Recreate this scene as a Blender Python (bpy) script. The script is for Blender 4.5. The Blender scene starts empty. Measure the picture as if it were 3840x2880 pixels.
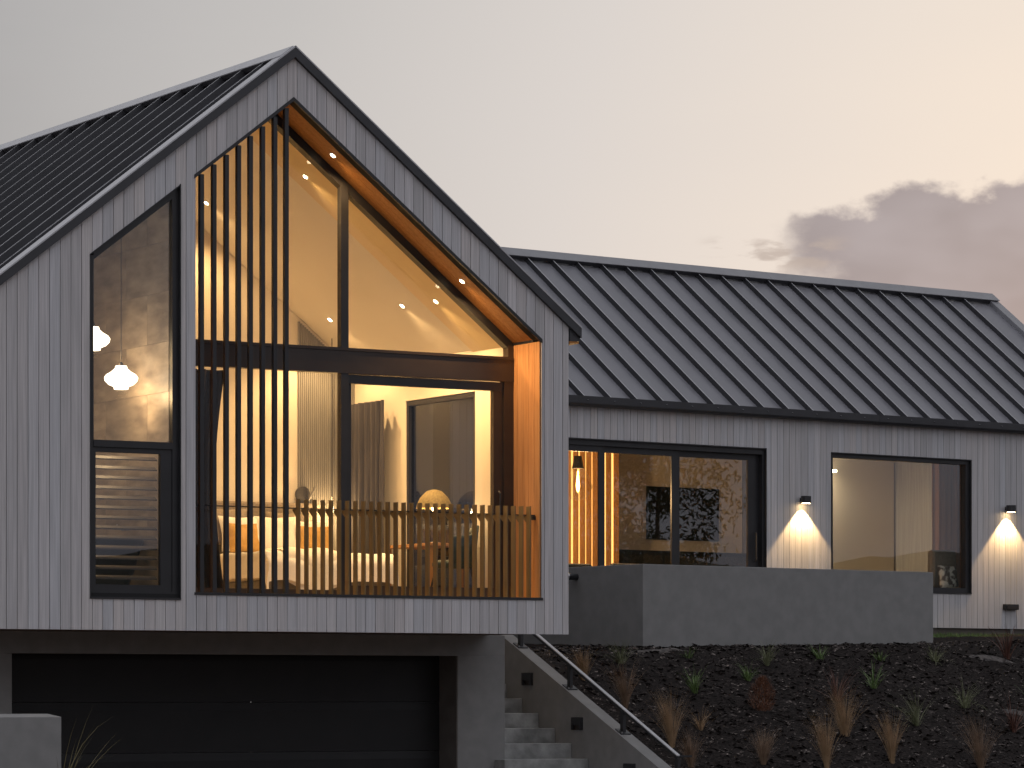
import bpy, math, random
from mathutils import Vector, noise
random.seed(7)
sc = bpy.context.scene
col = sc.collection
R = math.radians

# ---------------------------------------------------------------- camera, sky, sun, exposure
YAW = R(31.03)                      # the camera looks along +Y turned 31 degrees towards +X
cam_d = bpy.data.cameras.new('camera')
cam_d.sensor_width = 36.0
cam_d.lens = 124.5
cam_d.shift_y = 0.3013
cam_d.clip_start = 0.5
cam_d.clip_end = 3000
cam = bpy.data.objects.new('camera', cam_d)
col.objects.link(cam)
cam.location = (-23.723, -38.046, 1.8)
cam.rotation_euler = (R(90), 0, -YAW)
sc.camera = cam

world = bpy.data.worlds.new('World')
sc.world = world
world.use_nodes = True
wn, wl = world.node_tree.nodes, world.node_tree.links
wn.clear()
def wnode(t, **kw):
    n = wn.new(t)
    for k, v in kw.items(): setattr(n, k, v)
    return n
def wmath(op, a, b=None, clamp=False):
    n = wnode('ShaderNodeMath', operation=op, use_clamp=clamp)
    for i, v in enumerate((a, b)):
        if v is None: continue
        if isinstance(v, (int, float)): n.inputs[i].default_value = v
        else: wl.new(v, n.inputs[i])
    return n.outputs[0]
def wdot(vec, d):
    n = wnode('ShaderNodeVectorMath', operation='DOT_PRODUCT')
    wl.new(vec, n.inputs[0]); n.inputs[1].default_value = d
    return n.outputs['Value']
def wsmooth(x, a, b):
    n = wnode('ShaderNodeMapRange', interpolation_type='SMOOTHSTEP')
    wl.new(x, n.inputs[0])
    n.inputs[1].default_value, n.inputs[2].default_value = a, b
    return n.outputs[0]
def wmix(f, a, b):
    n = wnode('ShaderNodeMixRGB')
    for i, v in ((0, f), (1, a), (2, b)):
        if isinstance(v, (tuple, float, int)): n.inputs[i].default_value = v if not isinstance(v, tuple) else (*v, 1)
        else: wl.new(v, n.inputs[i])
    return n.outputs[0]
def wnoise(vec, scale, detail, rough, stretch, off=(0, 0, 0)):
    m = wnode('ShaderNodeMapping'); wl.new(vec, m.inputs[0]); m.inputs['Scale'].default_value = stretch; m.inputs['Location'].default_value = off
    n = wnode('ShaderNodeTexNoise'); wl.new(m.outputs[0], n.inputs['Vector'])
    n.inputs['Scale'].default_value = scale; n.inputs['Detail'].default_value = detail; n.inputs['Roughness'].default_value = rough
    return n.outputs[0]
D = wnode('ShaderNodeTexCoord').outputs['Generated']
GLOW_AZ = YAW + R(15)               # the last light lies to the right behind the house
glow = Vector((math.sin(GLOW_AZ), math.cos(GLOW_AZ), 0.10)).normalized()
c = wdot(D, tuple(glow))
el = wdot(D, (0, 0, 1))
side = wdot(D, (math.cos(YAW), -math.sin(YAW), 0))
ramp = wnode('ShaderNodeValToRGB')
wl.new(wmath('MULTIPLY_ADD', c, 0.5) if False else wmath('ADD', wmath('MULTIPLY', c, 0.5), 0.5), ramp.inputs[0])
cr = ramp.color_ramp
cr.elements[0].position = 0.0; cr.elements[0].color = (.70, .71, .775, 1)
cr.elements[1].position = 1.0; cr.elements[1].color = (.87, .755, .63, 1)
for p, q in ((.50, (.66, .67, .725)), (.75, (.56, .565, .60)), (.90, (.43, .435, .455)), (.957, (.385, .383, .39)), (.972, (.50, .493, .49)), (.985, (.66, .63, .61)), (.9945, (.80, .725, .65))):
    e = cr.elements.new(p); e.color = (*q, 1)
base = ramp.outputs[0]
veil = wnoise(D, 5.0, 5, .55, (1, 1, 3.2), (.3, 1.7, .2))
base = wmix(wmath('MULTIPLY', wsmooth(veil, .35, .75), .16), base, (.62, .60, .60))
pink = wnoise(D, 6.5, 4, .5, (1, 1, 2.6), (4.1, .6, 2.2))
pm = wmath('MULTIPLY', wsmooth(pink, .50, .68), wsmooth(el, .155, .20))
pm = wmath('MULTIPLY', pm, wsmooth(wmath('MULTIPLY', side, -1.0), .0, .13))
base = wmix(wmath('MULTIPLY', pm, .55), base, (.36, .30, .285))
# a bank of dark cloud low on the right
edge = wnoise(D, 34.0, 6, .55, (1, 1, 1.5), (.7, .2, .9))
wob = wmath('MULTIPLY', wmath('SUBTRACT', edge, .5), .042)
top = wmath('ADD', wmath('ADD', wmath('MULTIPLY', wmath('SUBTRACT', side, .10), .20), .1345), wob)
b1 = wsmooth(wmath('SUBTRACT', top, el), -.0015, .0045)
b2 = wsmooth(wmath('ADD', side, wmath('MULTIPLY', wob, 1.3)), .072, .094)
bank = wmath('MULTIPLY', b1, b2)
shade = wnoise(D, 20.0, 3, .5, (1, 1, 2), (2, 2, 2))
base = wmix(wmath('MULTIPLY', bank, .93), base, wmix(wsmooth(shade, .35, .65), (.245, .245, .285), (.315, .312, .355)))
wisp = wnoise(D, 55.0, 5, .55, (1, 1, 3.6), (.1, .4, .3))
wm = wmath('MULTIPLY', wsmooth(wisp, .50, .66), wsmooth(wmath('ABSOLUTE', wmath('SUBTRACT', el, .1225)), .0065, .002))
wm = wmath('MULTIPLY', wm, wsmooth(wmath('ABSOLUTE', wmath('SUBTRACT', side, .074)), .024, .012))
base = wmix(wmath('MULTIPLY', wm, .75), base, (.40, .36, .345))
sky = wnode('ShaderNodeTexSky', sky_type='NISHITA', sun_disc=False)
sky.sun_elevation = R(2.0)
sky.sun_rotation = GLOW_AZ
sky.air_density, sky.dust_density = 1.0, 2.0
bg1 = wnode('ShaderNodeBackground'); wl.new(sky.outputs[0], bg1.inputs[0]); bg1.inputs[1].default_value = 0.008
bg2 = wnode('ShaderNodeBackground'); wl.new(base, bg2.inputs[0]); bg2.inputs[1].default_value = 1.0
add = wnode('ShaderNodeAddShader'); wl.new(bg1.outputs[0], add.inputs[0]); wl.new(bg2.outputs[0], add.inputs[1])
wo = wnode('ShaderNodeOutputWorld'); wl.new(add.outputs[0], wo.inputs[0])

sun_d = bpy.data.lights.new('sun', 'SUN')
sun_d.energy = 0.5; sun_d.angle = R(12); sun_d.color = (1, .82, .64)
sun = bpy.data.objects.new('sun', sun_d); col.objects.link(sun)
sun.rotation_euler = Vector((-math.sin(GLOW_AZ), -math.cos(GLOW_AZ), -.05)).to_track_quat('-Z', 'Y').to_euler()
sc.view_settings.view_transform = 'Standard'
sc.view_settings.look = 'None'
sc.view_settings.exposure = 0.0
sc.view_settings.gamma = 1.0
sc.cycles.max_bounces = 6
sc.cycles.diffuse_bounces = 4
sc.cycles.glossy_bounces = 3
world.cycles.sampling_method = 'MANUAL'
world.cycles.sample_map_resolution = 512
sc.cycles.transparent_max_bounces = 12
sc.cycles.sample_clamp_indirect = 4.0
sc.cycles.use_denoising = True
sc.cycles.use_adaptive_sampling = True
sc.cycles.adaptive_threshold = 0.03

# ---------------------------------------------------------------- materials
MATS = {}
def M(name, c1, c2=None, rough=.6, metal=0., scale=8., stretch=(1, 1, 1), detail=4, lo=.35, hi=.65, bump=0., bscale=None, rnd=0., tint=None, spec=.5, rlo=None):
    m = bpy.data.materials.new(name); m.use_nodes = True
    n, l = m.node_tree.nodes, m.node_tree.links
    p = n['Principled BSDF']
    p.inputs['Roughness'].default_value = rough
    p.inputs['Metallic'].default_value = metal
    p.inputs['Specular IOR Level'].default_value = spec
    c2 = c2 or c1
    tc = n.new('ShaderNodeTexCoord'); mp = n.new('ShaderNodeMapping')
    l.new(tc.outputs['Object'], mp.inputs[0]); mp.inputs['Scale'].default_value = stretch
    oi = n.new('ShaderNodeObjectInfo')
    ml = n.new('ShaderNodeVectorMath'); ml.operation = 'SCALE'; ml.inputs[3].default_value = 37.0
    cb = n.new('ShaderNodeCombineXYZ')
    for i in range(3): l.new(oi.outputs['Random'], cb.inputs[i])
    l.new(cb.outputs[0], ml.inputs[0])
    ad = n.new('ShaderNodeVectorMath'); ad.operation = 'ADD'
    l.new(mp.outputs[0], ad.inputs[0])
    if rnd: l.new(ml.outputs[0], ad.inputs[1])
    nz = n.new('ShaderNodeTexNoise'); l.new(ad.outputs[0], nz.inputs['Vector'])
    nz.inputs['Scale'].default_value = scale; nz.inputs['Detail'].default_value = detail
    mr = n.new('ShaderNodeMapRange'); l.new(nz.outputs[0], mr.inputs[0]); mr.inputs[1].default_value = lo; mr.inputs[2].default_value = hi
    mx = n.new('ShaderNodeMixRGB'); l.new(mr.outputs[0], mx.inputs[0]); mx.inputs[1].default_value = (*c1, 1); mx.inputs[2].default_value = (*c2, 1)
    out = mx.outputs[0]
    if tint:
        mt = n.new('ShaderNodeMixRGB'); mt.blend_type = 'MULTIPLY'; mt.inputs[0].default_value = 1
        rr = n.new('ShaderNodeValToRGB'); l.new(oi.outputs['Random'], rr.inputs[0])
        rr.color_ramp.interpolation = 'LINEAR'
        for i, t in enumerate(tint):
            e = rr.color_ramp.elements[i] if i < 2 else rr.color_ramp.elements.new(i / (len(tint) - 1))
            e.position = i / (len(tint) - 1); e.color = (*t, 1)
        l.new(out, mt.inputs[1]); l.new(rr.outputs[0], mt.inputs[2]); out = mt.outputs[0]
    l.new(out, p.inputs['Base Color'])
    if rlo is not None:
        r2 = n.new('ShaderNodeMapRange'); l.new(nz.outputs[0], r2.inputs[0]); r2.inputs[1].default_value = lo; r2.inputs[2].default_value = hi
        r2.inputs[3].default_value = rlo; r2.inputs[4].default_value = rough; l.new(r2.outputs[0], p.inputs['Roughness'])
    if bump:
        bn = n.new('ShaderNodeTexNoise'); l.new(ad.outputs[0], bn.inputs['Vector']); bn.inputs['Scale'].default_value = bscale or scale * 2; bn.inputs['Detail'].default_value = 5
        bp = n.new('ShaderNodeBump'); bp.inputs['Strength'].default_value = bump; bp.inputs['Distance'].default_value = .01
        l.new(bn.outputs[0], bp.inputs['Height']); l.new(bp.outputs[0], p.inputs['Normal'])
    MATS[name] = m
    return m
def EM(name, c, s):
    m = bpy.data.materials.new(name); m.use_nodes = True
    n, l = m.node_tree.nodes, m.node_tree.links
    n.clear(); e = n.new('ShaderNodeEmission'); e.inputs[0].default_value = (*c, 1); e.inputs[1].default_value = s
    o = n.new('ShaderNodeOutputMaterial'); l.new(e.outputs[0], o.inputs[0])
    MATS[name] = m
    return m
def GLASS(name, tintc, gain, base_refl):
    m = bpy.data.materials.new(name); m.use_nodes = True
    n, l = m.node_tree.nodes, m.node_tree.links
    n.clear()
    t = n.new('ShaderNodeBsdfTransparent'); t.inputs[0].default_value = (*tintc, 1)
    g = n.new('ShaderNodeBsdfGlossy'); g.inputs['Roughness'].default_value = .0; g.inputs[0].default_value = (.95, .97, 1, 1)
    nz = n.new('ShaderNodeTexNoise'); nz.inputs['Scale'].default_value = .9; nz.inputs['Detail'].default_value = 1
    tc = n.new('ShaderNodeTexCoord'); l.new(tc.outputs['Object'], nz.inputs['Vector'])
    bp = n.new('ShaderNodeBump'); bp.inputs['Strength'].default_value = .05; bp.inputs['Distance'].default_value = .02
    l.new(nz.outputs[0], bp.inputs['Height']); l.new(bp.outputs[0], g.inputs['Normal'])
    f = n.new('ShaderNodeLayerWeight'); f.inputs[0].default_value = .5
    pw_ = n.new('ShaderNodeMath'); pw_.operation = 'POWER'; l.new(f.outputs['Facing'], pw_.inputs[0]); pw_.inputs[1].default_value = 5.0
    a = n.new('ShaderNodeMath'); a.operation = 'MULTIPLY_ADD'; a.use_clamp = True
    l.new(pw_.outputs[0], a.inputs[0]); a.inputs[1].default_value = gain; a.inputs[2].default_value = base_refl
    x = n.new('ShaderNodeMixShader'); l.new(a.outputs[0], x.inputs[0]); l.new(t.outputs[0], x.inputs[1]); l.new(g.outputs[0], x.inputs[2])
    o = n.new('ShaderNodeOutputMaterial'); l.new(x.outputs[0], o.inputs[0])
    MATS[name] = m
    return m
BT = [(.84, .83, .83), (1, .97, .97), (.93, .94, .97), (1.08, 1.03, 1.0), (.88, .87, .88), (1.03, .98, .96), (.96, .97, 1.0), (1.1, 1.07, 1.07)]
M('cladding', (.41, .41, .42), (.56, .555, .565), .62, scale=3.2, stretch=(16, 16, .35), detail=6, lo=.3, hi=.7, bump=.25, bscale=5, rnd=1, tint=BT, spec=.3)
M('batten_back', (.012, .012, .013), rough=.9)
M('cedar', (.36, .155, .045), (.47, .23, .075), .5, scale=3, stretch=(2.2, 14, 14), detail=6, rnd=1, tint=[(.9, .88, .85), (1.08, 1.05, 1.02), (.97, .95, .93), (1.04, 1.0, .97)], spec=.3)
M('cedar_up', (.40, .19, .075), (.52, .28, .13), .5, scale=3, stretch=(14, 14, .6), detail=6, rnd=1, tint=[(.9, .9, .88), (1.08, 1.05, 1.02), (.98, .95, .93)], spec=.3)
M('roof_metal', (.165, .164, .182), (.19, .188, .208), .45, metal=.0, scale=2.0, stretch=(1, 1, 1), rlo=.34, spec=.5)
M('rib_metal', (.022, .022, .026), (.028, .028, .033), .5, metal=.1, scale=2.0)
M('flashing_lit', (.36, .36, .38), (.42, .42, .44), .34, metal=.0, scale=1.5, stretch=(3, 3, 3), rlo=.28)  # sky light on the gable cappings is put into this paler colour
M('flashing_less_lit', (.185, .184, .20), (.22, .22, .235), .36, scale=1.5, stretch=(3, 3, 3), rlo=.3)  # same flashing on the wing, with less sky light in its colour
M('barge', (.030, .031, .036), (.038, .039, .045), .45, scale=3)
M('black_alu', (.016, .016, .018), (.021, .021, .024), .42, scale=4)
M('black_gloss', (.010, .010, .012), (.013, .013, .015), .3, scale=4)
M('bronze_alu', (.030, .020, .016), (.036, .025, .020), .35, scale=4)
M('bronze_slat', (.13, .085, .035), (.18, .12, .05), .45, scale=3, stretch=(4, 4, .6), rnd=1, tint=[(.85, .85, .85), (1.1, 1.08, 1.05)])
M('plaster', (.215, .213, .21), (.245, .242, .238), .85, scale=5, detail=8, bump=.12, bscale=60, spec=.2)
M('plaster_shade_plinth', (.10, .088, .080), (.125, .11, .10), .85, scale=4, detail=8, bump=.12, bscale=60, spec=.2)  # plaster with shade put into its colour; also the dark grey plinth
M('concrete', (.145, .145, .14), (.36, .36, .35), .8, scale=4.2, detail=9, bump=.35, bscale=28, lo=.3, hi=.7, rnd=1, spec=.3)
M('garage_black', (.010, .010, .011), (.013, .0125, .0135), .5, scale=3, spec=.35)
M('soffit_wood', (.11, .075, .055), (.15, .10, .075), .6, scale=3, stretch=(.6, 8, 8))
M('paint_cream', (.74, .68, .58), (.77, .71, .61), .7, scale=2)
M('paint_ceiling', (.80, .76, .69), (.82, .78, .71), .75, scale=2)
M('warm_gold', (.78, .64, .42), (.81, .67, .45), .7, scale=2)  # warmer and more golden than the rest of the ceiling
M('flute', (.22, .215, .21), (.27, .265, .255), .6, scale=4, stretch=(6, 6, .5), rnd=1)
M('floor_wood', (.38, .28, .18), (.50, .38, .26), .4, scale=3, stretch=(12, 1, 1))
M('linen', (.72, .68, .60), (.80, .76, .68), .9, scale=9, bump=.3, bscale=14)
M('linen_white', (.80, .78, .74), (.85, .83, .79), .9, scale=7, bump=.35, bscale=10)
M('tan_cushion', (.42, .24, .07), (.52, .31, .10), .9, scale=10, bump=.4, bscale=16)
M('headboard', (.24, .20, .16), (.29, .245, .20), .9, scale=30)
M('bed_base', (.20, .19, .17), (.24, .23, .21), .9, scale=30)
M('curtain_grey', (.045, .043, .050), (.075, .070, .078), .85, scale=4, stretch=(9, 9, .4))
M('curtain_brown', (.030, .020, .014), (.055, .036, .024), .85, scale=4, stretch=(9, 9, .4))
M('curtain_peach', (.50, .27, .18), (.60, .34, .23), .85, scale=4, stretch=(9, 9, .4))
M('green_velvet', (.015, .030, .026), (.025, .045, .040), .7, scale=12)
M('dark_fabric', (.035, .034, .036), (.055, .052, .052), .9, scale=20)
M('stone_tile', (.22, .185, .155), (.43, .37, .305), .45, scale=2.0, stretch=(1, 1.1, 3.4), detail=9, lo=.32, hi=.68, bump=.2, bscale=9, rnd=1, tint=[(.85, .84, .83), (1.1, 1.07, 1.03), (.97, .95, .93)])
M('louvre_brown', (.060, .045, .036), (.075, .056, .045), .5, scale=4)
M('grout', (.14, .12, .10), rough=.9)
M('rattan', (.22, .16, .06), (.34, .26, .10), .7, scale=40, bump=.5)
M('mulch', (.008, .0065, .006), (.036, .028, .026), .95, scale=26, detail=10, bump=1.0, bscale=45, lo=.42, hi=.72, spec=.1)
M('mulch_chip', (.034, .027, .025), (.34, .29, .26), .9, scale=31, detail=1, lo=.56, hi=.76, spec=.2)
M('clay', (.025, .021, .020), (.11, .095, .088), .95, scale=14, bump=.5)
M('driveway', (.17, .130, .105), (.22, .170, .138), .9, scale=.8, detail=9, bump=.2, bscale=40)
M('lawn', (.030, .050, .012), (.055, .080, .020), .9, scale=30, bump=.6)
M('hill_scrub', (.020, .026, .018), (.045, .052, .034), .95, scale=.06, detail=9)
M('wood_batten', (.42, .20, .065), (.52, .26, .09), .5, scale=3, stretch=(10, 10, .5), rnd=1)
M('steel', (.45, .45, .46), rough=.3, metal=1.)
M('leaf_green', (.075, .13, .03), (.12, .18, .05), .6, scale=6)
M('leaf_pale', (.14, .155, .075), (.22, .23, .13), .7, scale=6)
M('leaf_olive', (.075, .062, .022), (.12, .095, .035), .8, scale=6)
M('leaf_tan', (.30, .19, .10), (.42, .28, .16), .8, scale=6)
M('leaf_tan_dark', (.19, .12, .075), (.30, .20, .13), .8, scale=6)
M('leaf_red', (.085, .034, .024), (.14, .062, .042), .6, scale=6)
M('leaf_rust', (.115, .042, .020), (.185, .075, .034), .8, scale=20)
M('leaf_dry', (.16, .10, .085), (.22, .15, .13), .9, scale=8)
M('tree_leaf', (.018, .028, .010), (.04, .055, .02), .8, scale=3)
M('bark', (.05, .04, .03), (.08, .065, .05), .9, scale=10)
M('cushion_print', (.12, .09, .085), (.72, .70, .66), .9, scale=7, detail=2, lo=.44, hi=.54)
EM('bulb_warm', (1, .70, .36), 26)
EM('downlight_glow', (1, .80, .50), 22)
EM('pendant_glow', (1, .83, .58), 5.5)
EM('filament', (1, .55, .16), 30)
EM('led_strip', (1, .50, .14), 2.6)
EM('panel_glow', (1, .80, .52), 30)
GLASS('glass_pane', (.96, .97, .96), .9, .022)
GLASS('glass_side', (.40, .42, .46), .95, .05)
GLASS('glass_wing', (.93, .93, .90), .95, .085)
GLASS('glass_bath', (.94, .94, .93), .95, .06)
GLASS('glass_bulb', (.96, .95, .92), .9, .09)

# ---------------------------------------------------------------- helpers
BW = R(6.2)                         # the long wing is turned 6.2 degrees from the gable
OW = Vector((7.565, 9.302, 0)); UW = Vector((math.cos(BW), math.sin(BW), 0)); NW = Vector((-math.sin(BW), math.cos(BW), 0))
def Wg(u, v, z): return OW + UW * u + NW * v + Vector((0, 0, z))
def G(x, y, z): return Vector((x, y, z))
def empty(name, loc, label, cat, group=None):
    o = bpy.data.objects.new(name, None); col.objects.link(o); o.location = loc
    o.empty_display_size = .1
    tag(o, label, cat, group)
    return o
def tag(o, label=None, cat=None, group=None, kind=None):
    for k, v in (('label', label), ('category', cat), ('group', group), ('kind', kind)):
        if v: o[k] = v
    return o
def link(name, me, mat, parent=None, bevel=0., smooth=False):
    o = bpy.data.objects.new(name, me); col.objects.link(o)
    if mat: me.materials.append(MATS[mat] if isinstance(mat, str) else mat)
    if parent:
        o.parent = parent
        if parent.parent is None and parent.type == 'EMPTY': o.location = -parent.location
        elif parent.parent is None: o.location = (0, 0, 0)
    if smooth: me.polygons.foreach_set('use_smooth', [True] * len(me.polygons))
    if bevel:
        b = o.modifiers.new('bevel', 'BEVEL'); b.width = bevel; b.segments = 2; b.limit_method = 'ANGLE'
    return o
class MB:
    def __init__(s, T=G): s.v = []; s.f = []; s.T = T
    def add(s, vs, fs):
        b = len(s.v); s.v += [tuple(p) for p in vs]; s.f += [[b + i for i in f] for f in fs]; return s
    def hexa(s, a, b):              # a, b: two loops of equal length
        n = len(a)
        return s.add([s.T(*p) for p in a] + [s.T(*p) for p in b],
                     [list(range(n))[::-1], list(range(n, 2 * n))] + [[i, (i + 1) % n, n + (i + 1) % n, n + i] for i in range(n)])
    def box(s, x0, x1, y0, y1, z0, z1):
        a = [(x0, y0, z0), (x1, y0, z0), (x1, y0, z1), (x0, y0, z1)]
        return s.hexa(a, [(p[0], y1, p[2]) for p in a])
    def xz(s, pts, y0, y1): return s.hexa([(x, y0, z) for x, z in pts], [(x, y1, z) for x, z in pts])
    def yz(s, pts, x0, x1): return s.hexa([(x1, y, z) for y, z in pts], [(x0, y, z) for y, z in pts])
    def tube(s, pts, r, n=8, r2=None):
        P = [s.T(*p) for p in pts]; rings = []
        for i, p in enumerate(P):
            t = (P[min(i + 1, len(P) - 1)] - P[max(i - 1, 0)]).normalized()
            a = t.orthogonal().normalized() if abs(t.z) < .99 else Vector((1, 0, 0)); b = t.cross(a)
            rr = r if r2 is None else r + (r2 - r) * i / (len(P) - 1)
            rings.append([p + (a * math.cos(k * 2 * math.pi / n) + b * math.sin(k * 2 * math.pi / n)) * rr for k in range(n)])
        vs = [v for q in rings for v in q]; fs = []
        for i in range(len(P) - 1):
            for k in range(n): fs.append([i * n + k, i * n + (k + 1) % n, (i + 1) * n + (k + 1) % n, (i + 1) * n + k])
        fs += [list(range(n))[::-1], [(len(P) - 1) * n + k for k in range(n)]]
        return s.add(vs, fs)
    def lathe(s, c, prof, n=24, cap=True):
        cx, cy, cz = c; vs = []; fs = []
        for r, z in prof:
            vs += [s.T(cx + r * math.cos(k * 2 * math.pi / n), cy + r * math.sin(k * 2 * math.pi / n), cz + z) for k in range(n)]
        for i in range(len(prof) - 1):
            for k in range(n): fs.append([i * n + k, i * n + (k + 1) % n, (i + 1) * n + (k + 1) % n, (i + 1) * n + k])
        if cap: fs += [list(range(n))[::-1], [(len(prof) - 1) * n + k for k in range(n)]]
        return s.add(vs, fs)
    def build(s, name, mat, parent=None, bevel=0., smooth=False):
        me = bpy.data.meshes.new(name); me.from_pydata(s.v, [], s.f); me.update()
        return link(name, me, mat, parent, bevel, smooth)
def light(kind, loc, energy, color, parent, size=.03, spot=None, blend=.4, aim=None):
    d = bpy.data.lights.new('lamp_light', kind); d.energy = energy; d.color = color
    if kind in ('POINT', 'SPOT'): d.shadow_soft_size = size
    if kind == 'SPOT': d.spot_size = spot; d.spot_blend = blend
    o = bpy.data.objects.new('lamp_light', d); col.objects.link(o)
    o.parent = parent
    o.location = Vector(loc) - parent.location
    if kind == 'SPOT': o.rotation_euler = Vector(aim or (0, 0, -1)).to_track_quat('-Z', 'Y').to_euler()
    return o
def clip(poly, f):                  # keep the part of a 2-D polygon where f(p) >= 0
    out = []
    for i, a in enumerate(poly):
        b = poly[(i + 1) % len(poly)]; fa, fb = f(a), f(b)
        if fa >= 0: out.append(a)
        if (fa >= 0) != (fb >= 0):
            t = fa / (fa - fb); out.append((a[0] + (b[0] - a[0]) * t, a[1] + (b[1] - a[1]) * t))
    return out if len(out) > 2 else []
WARM = (1, .60, .25)

# ---------------------------------------------------------------- ground
RX, TP = -3.917, .78                # gable ridge, pitch
def terrain(x, y):
    d = (x - 1.6) * .2225 - (y - 3.9) * .975
    zc = 2.34 + .026 * (x - 1.6)
    s = zc - .45 * d if d > 0 else zc - .035 * d
    e = math.exp(-abs(d) * 3) * .05
    return max(s - e, 0.02)
def bumps(x, y): return noise.noise(Vector((x * 1.3, y * 1.3, 3))) * .035 + noise.noise(Vector((x * 4.5, y * 4.5, 1))) * .022 + noise.noise(Vector((x * 13, y * 13, 7))) * .010
m = MB(); m.add([(-400, -400, 0), (400, -400, 0), (400, 400, 0), (-400, 400, 0)], [[0, 1, 2, 3]])
tag(m.build('driveway', 'driveway'), kind='structure')
nx, ny = 230, 170
vs = [(1.6 + 22.4 * i / nx, -7 + 18.5 * j / ny) for j in range(ny + 1) for i in range(nx + 1)]
m = MB(); m.add([(x, y, terrain(x, y) + (bumps(x, y) if x > 1.75 else 0)) for x, y in vs], [[j * (nx + 1) + i, j * (nx + 1) + i + 1, (j + 1) * (nx + 1) + i + 1, (j + 1) * (nx + 1) + i] for j in range(ny) for i in range(nx)])
tag(m.build('garden_bank', 'mulch', smooth=True), kind='structure')
m = MB()
for i in range(15000):
    x = random.uniform(1.7, 13.5); y = random.uniform(-1.0, 6.6)
    z = terrain(x, y) + bumps(x, y) + .006
    a = random.random() * 6.28; L = random.uniform(.012, .040) * random.choice((1, 1, 1, 1.7)); w = L * random.uniform(.2, .5)
    dx, dy = math.cos(a), math.sin(a); t = random.uniform(-.6, .6)
    p = Vector((x, y, z)); u = Vector((dx, dy, t * .7)) * L; v = Vector((-dy, dx, random.uniform(-.3, .6) + .2)) * w
    m.add([p - u - v, p + u - v, p + u + v, p - u + v], [[0, 1, 2, 3]])
tag(m.build('mulch_chips', 'mulch_chip'), 'scattered pale bark chips lying over the dark mulch bank', 'bark chips', kind='stuff')
def patch(px, py, rx, ry, seed):
    m = MB(); n = 26; vs = []
    for k in range(3):
        for i in range(n):
            a = i * 2 * math.pi / n; rr = (.35, .75, 1)[k] * (1 + .55 * noise.noise(Vector((math.cos(a) * 1.7 + seed, math.sin(a) * 1.7, 0))))
            x, y = px + rx * rr * math.cos(a), py + ry * rr * math.sin(a)
            vs.append((x, y, terrain(x, y) + bumps(x, y) + (.024, .018, -.012)[k]))
    m.add(vs, [list(range(n))] + [[k * n + i, (k + 1) * n + i, (k + 1) * n + (i + 1) % n, k * n + (i + 1) % n] for k in range(2) for i in range(n)])
    tag(m.build('clay_ground', 'clay', smooth=True), kind='structure')
for a in ((4.5, 4.85, .5, .16, 1), (11.2, 5.5, .40, .14, 2), (12.2, 5.6, .4, .16, 3), (10.0, 3.4, .25, .10, 4)): patch(*a)
# lawn strip against the far wing
m = MB()
m.add([Wg(2.9, -.9, 0) + Vector((0, 0, 2.70)), Wg(11.5, -.9, 0) + Vector((0, 0, 2.70)), Wg(11.5, 0, 0) + Vector((0, 0, 2.78)), Wg(2.9, 0, 0) + Vector((0, 0, 2.78))], [[0, 1, 2, 3]])
tag(m.build('lawn', 'lawn'), kind='structure')
m = MB()
for i in range(5200):
    u, v = random.uniform(2.95, 9.5), random.uniform(-.95, -.03); z = 2.70 + (v + .9) * .089
    h = random.uniform(.03, .085); a = random.random() * 6.28; b = random.uniform(-.03, .03)
    p = Wg(u, v, z - .005); w = Vector((math.cos(a), math.sin(a), 0)) * .006
    m.add([p - w, p + w, p + Vector((b, b, h))], [[0, 1, 2]])
tag(m.build('grass', 'leaf_green'), 'narrow strip of green grass along the far wing footing', 'grass', kind='stuff')
# country behind the viewer, seen only mirrored in the panes
m = MB(); n = 150; vs = []; fs = []
for i in range(n + 1):
    a = R(-175 + 230 * i / n - 30); r0 = 430
    h = 20 + 9 * noise.noise(Vector((i * .09, 0, 0))) + 4.5 * noise.noise(Vector((i * .33, 2, 0))) + 1.6 * noise.noise(Vector((i * 1.1, 5, 0)))
    for rr, hh in ((r0 - 130, 0), (r0 - 60, h * .5), (r0, h), (r0 + 60, 0)): vs.append((rr * math.cos(a), rr * math.sin(a), hh))
    if i:
        for k in range(3): fs.append([(i - 1) * 4 + k, i * 4 + k, i * 4 + k + 1, (i - 1) * 4 + k + 1])
m.add(vs, fs); tag(m.build('hills', 'hill_scrub', smooth=True), kind='structure')

# ---------------------------------------------------------------- the house
house = empty('house', (RX, 0, 0), 'timber clad gabled house with dark standing seam roofs and a long side wing', 'house')
def roofz(x, off=0.): return 9.61 - off - TP * abs(x - RX)
OPEN = [(-5.23, 2.993), (-.40, 2.993), (-.40, 6.243), (RX, 8.985), (-5.23, 7.965)]
def open_top(x): return 8.985 - TP * abs(x - RX)
WIN = (-6.60, -5.425, 2.90)
def win_top(x): return 7.835 - .768 * (-5.425 - x)
gw = MB()                            # backing of the gable wall, round the two openings
Y0, Y1 = .026, .20
def gpiece(x0, x1, zb, zt):         # zb, zt functions
    xs = sorted({x0, x1} | ({RX} if x0 < RX < x1 else set()))
    pts = [(x, zb(x)) for x in xs] + [(x, zt(x)) for x in reversed(xs)]
    return pts
low = lambda x: 2.56
rt = lambda x: roofz(x, .13)
gw.xz(gpiece(-7.82, WIN[0], low, rt), Y0, Y1).xz(gpiece(WIN[0], WIN[1], low, lambda x: WIN[2]), Y0, Y1).xz(gpiece(WIN[0], WIN[1], win_top, rt), Y0, Y1)
gw.xz(gpiece(WIN[1], -5.23, low, rt), Y0, Y1).xz(gpiece(-5.23, -.40, low, lambda x: 2.975), Y0, Y1).xz(gpiece(-5.23, -.40, open_top, rt), Y0, Y1).xz(gpiece(-.40, -.02, low, rt), Y0, Y1)
gable_wall = gw.build('gable_wall', 'batten_back', house)
PITCH, GAP = .135, .0075
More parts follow.
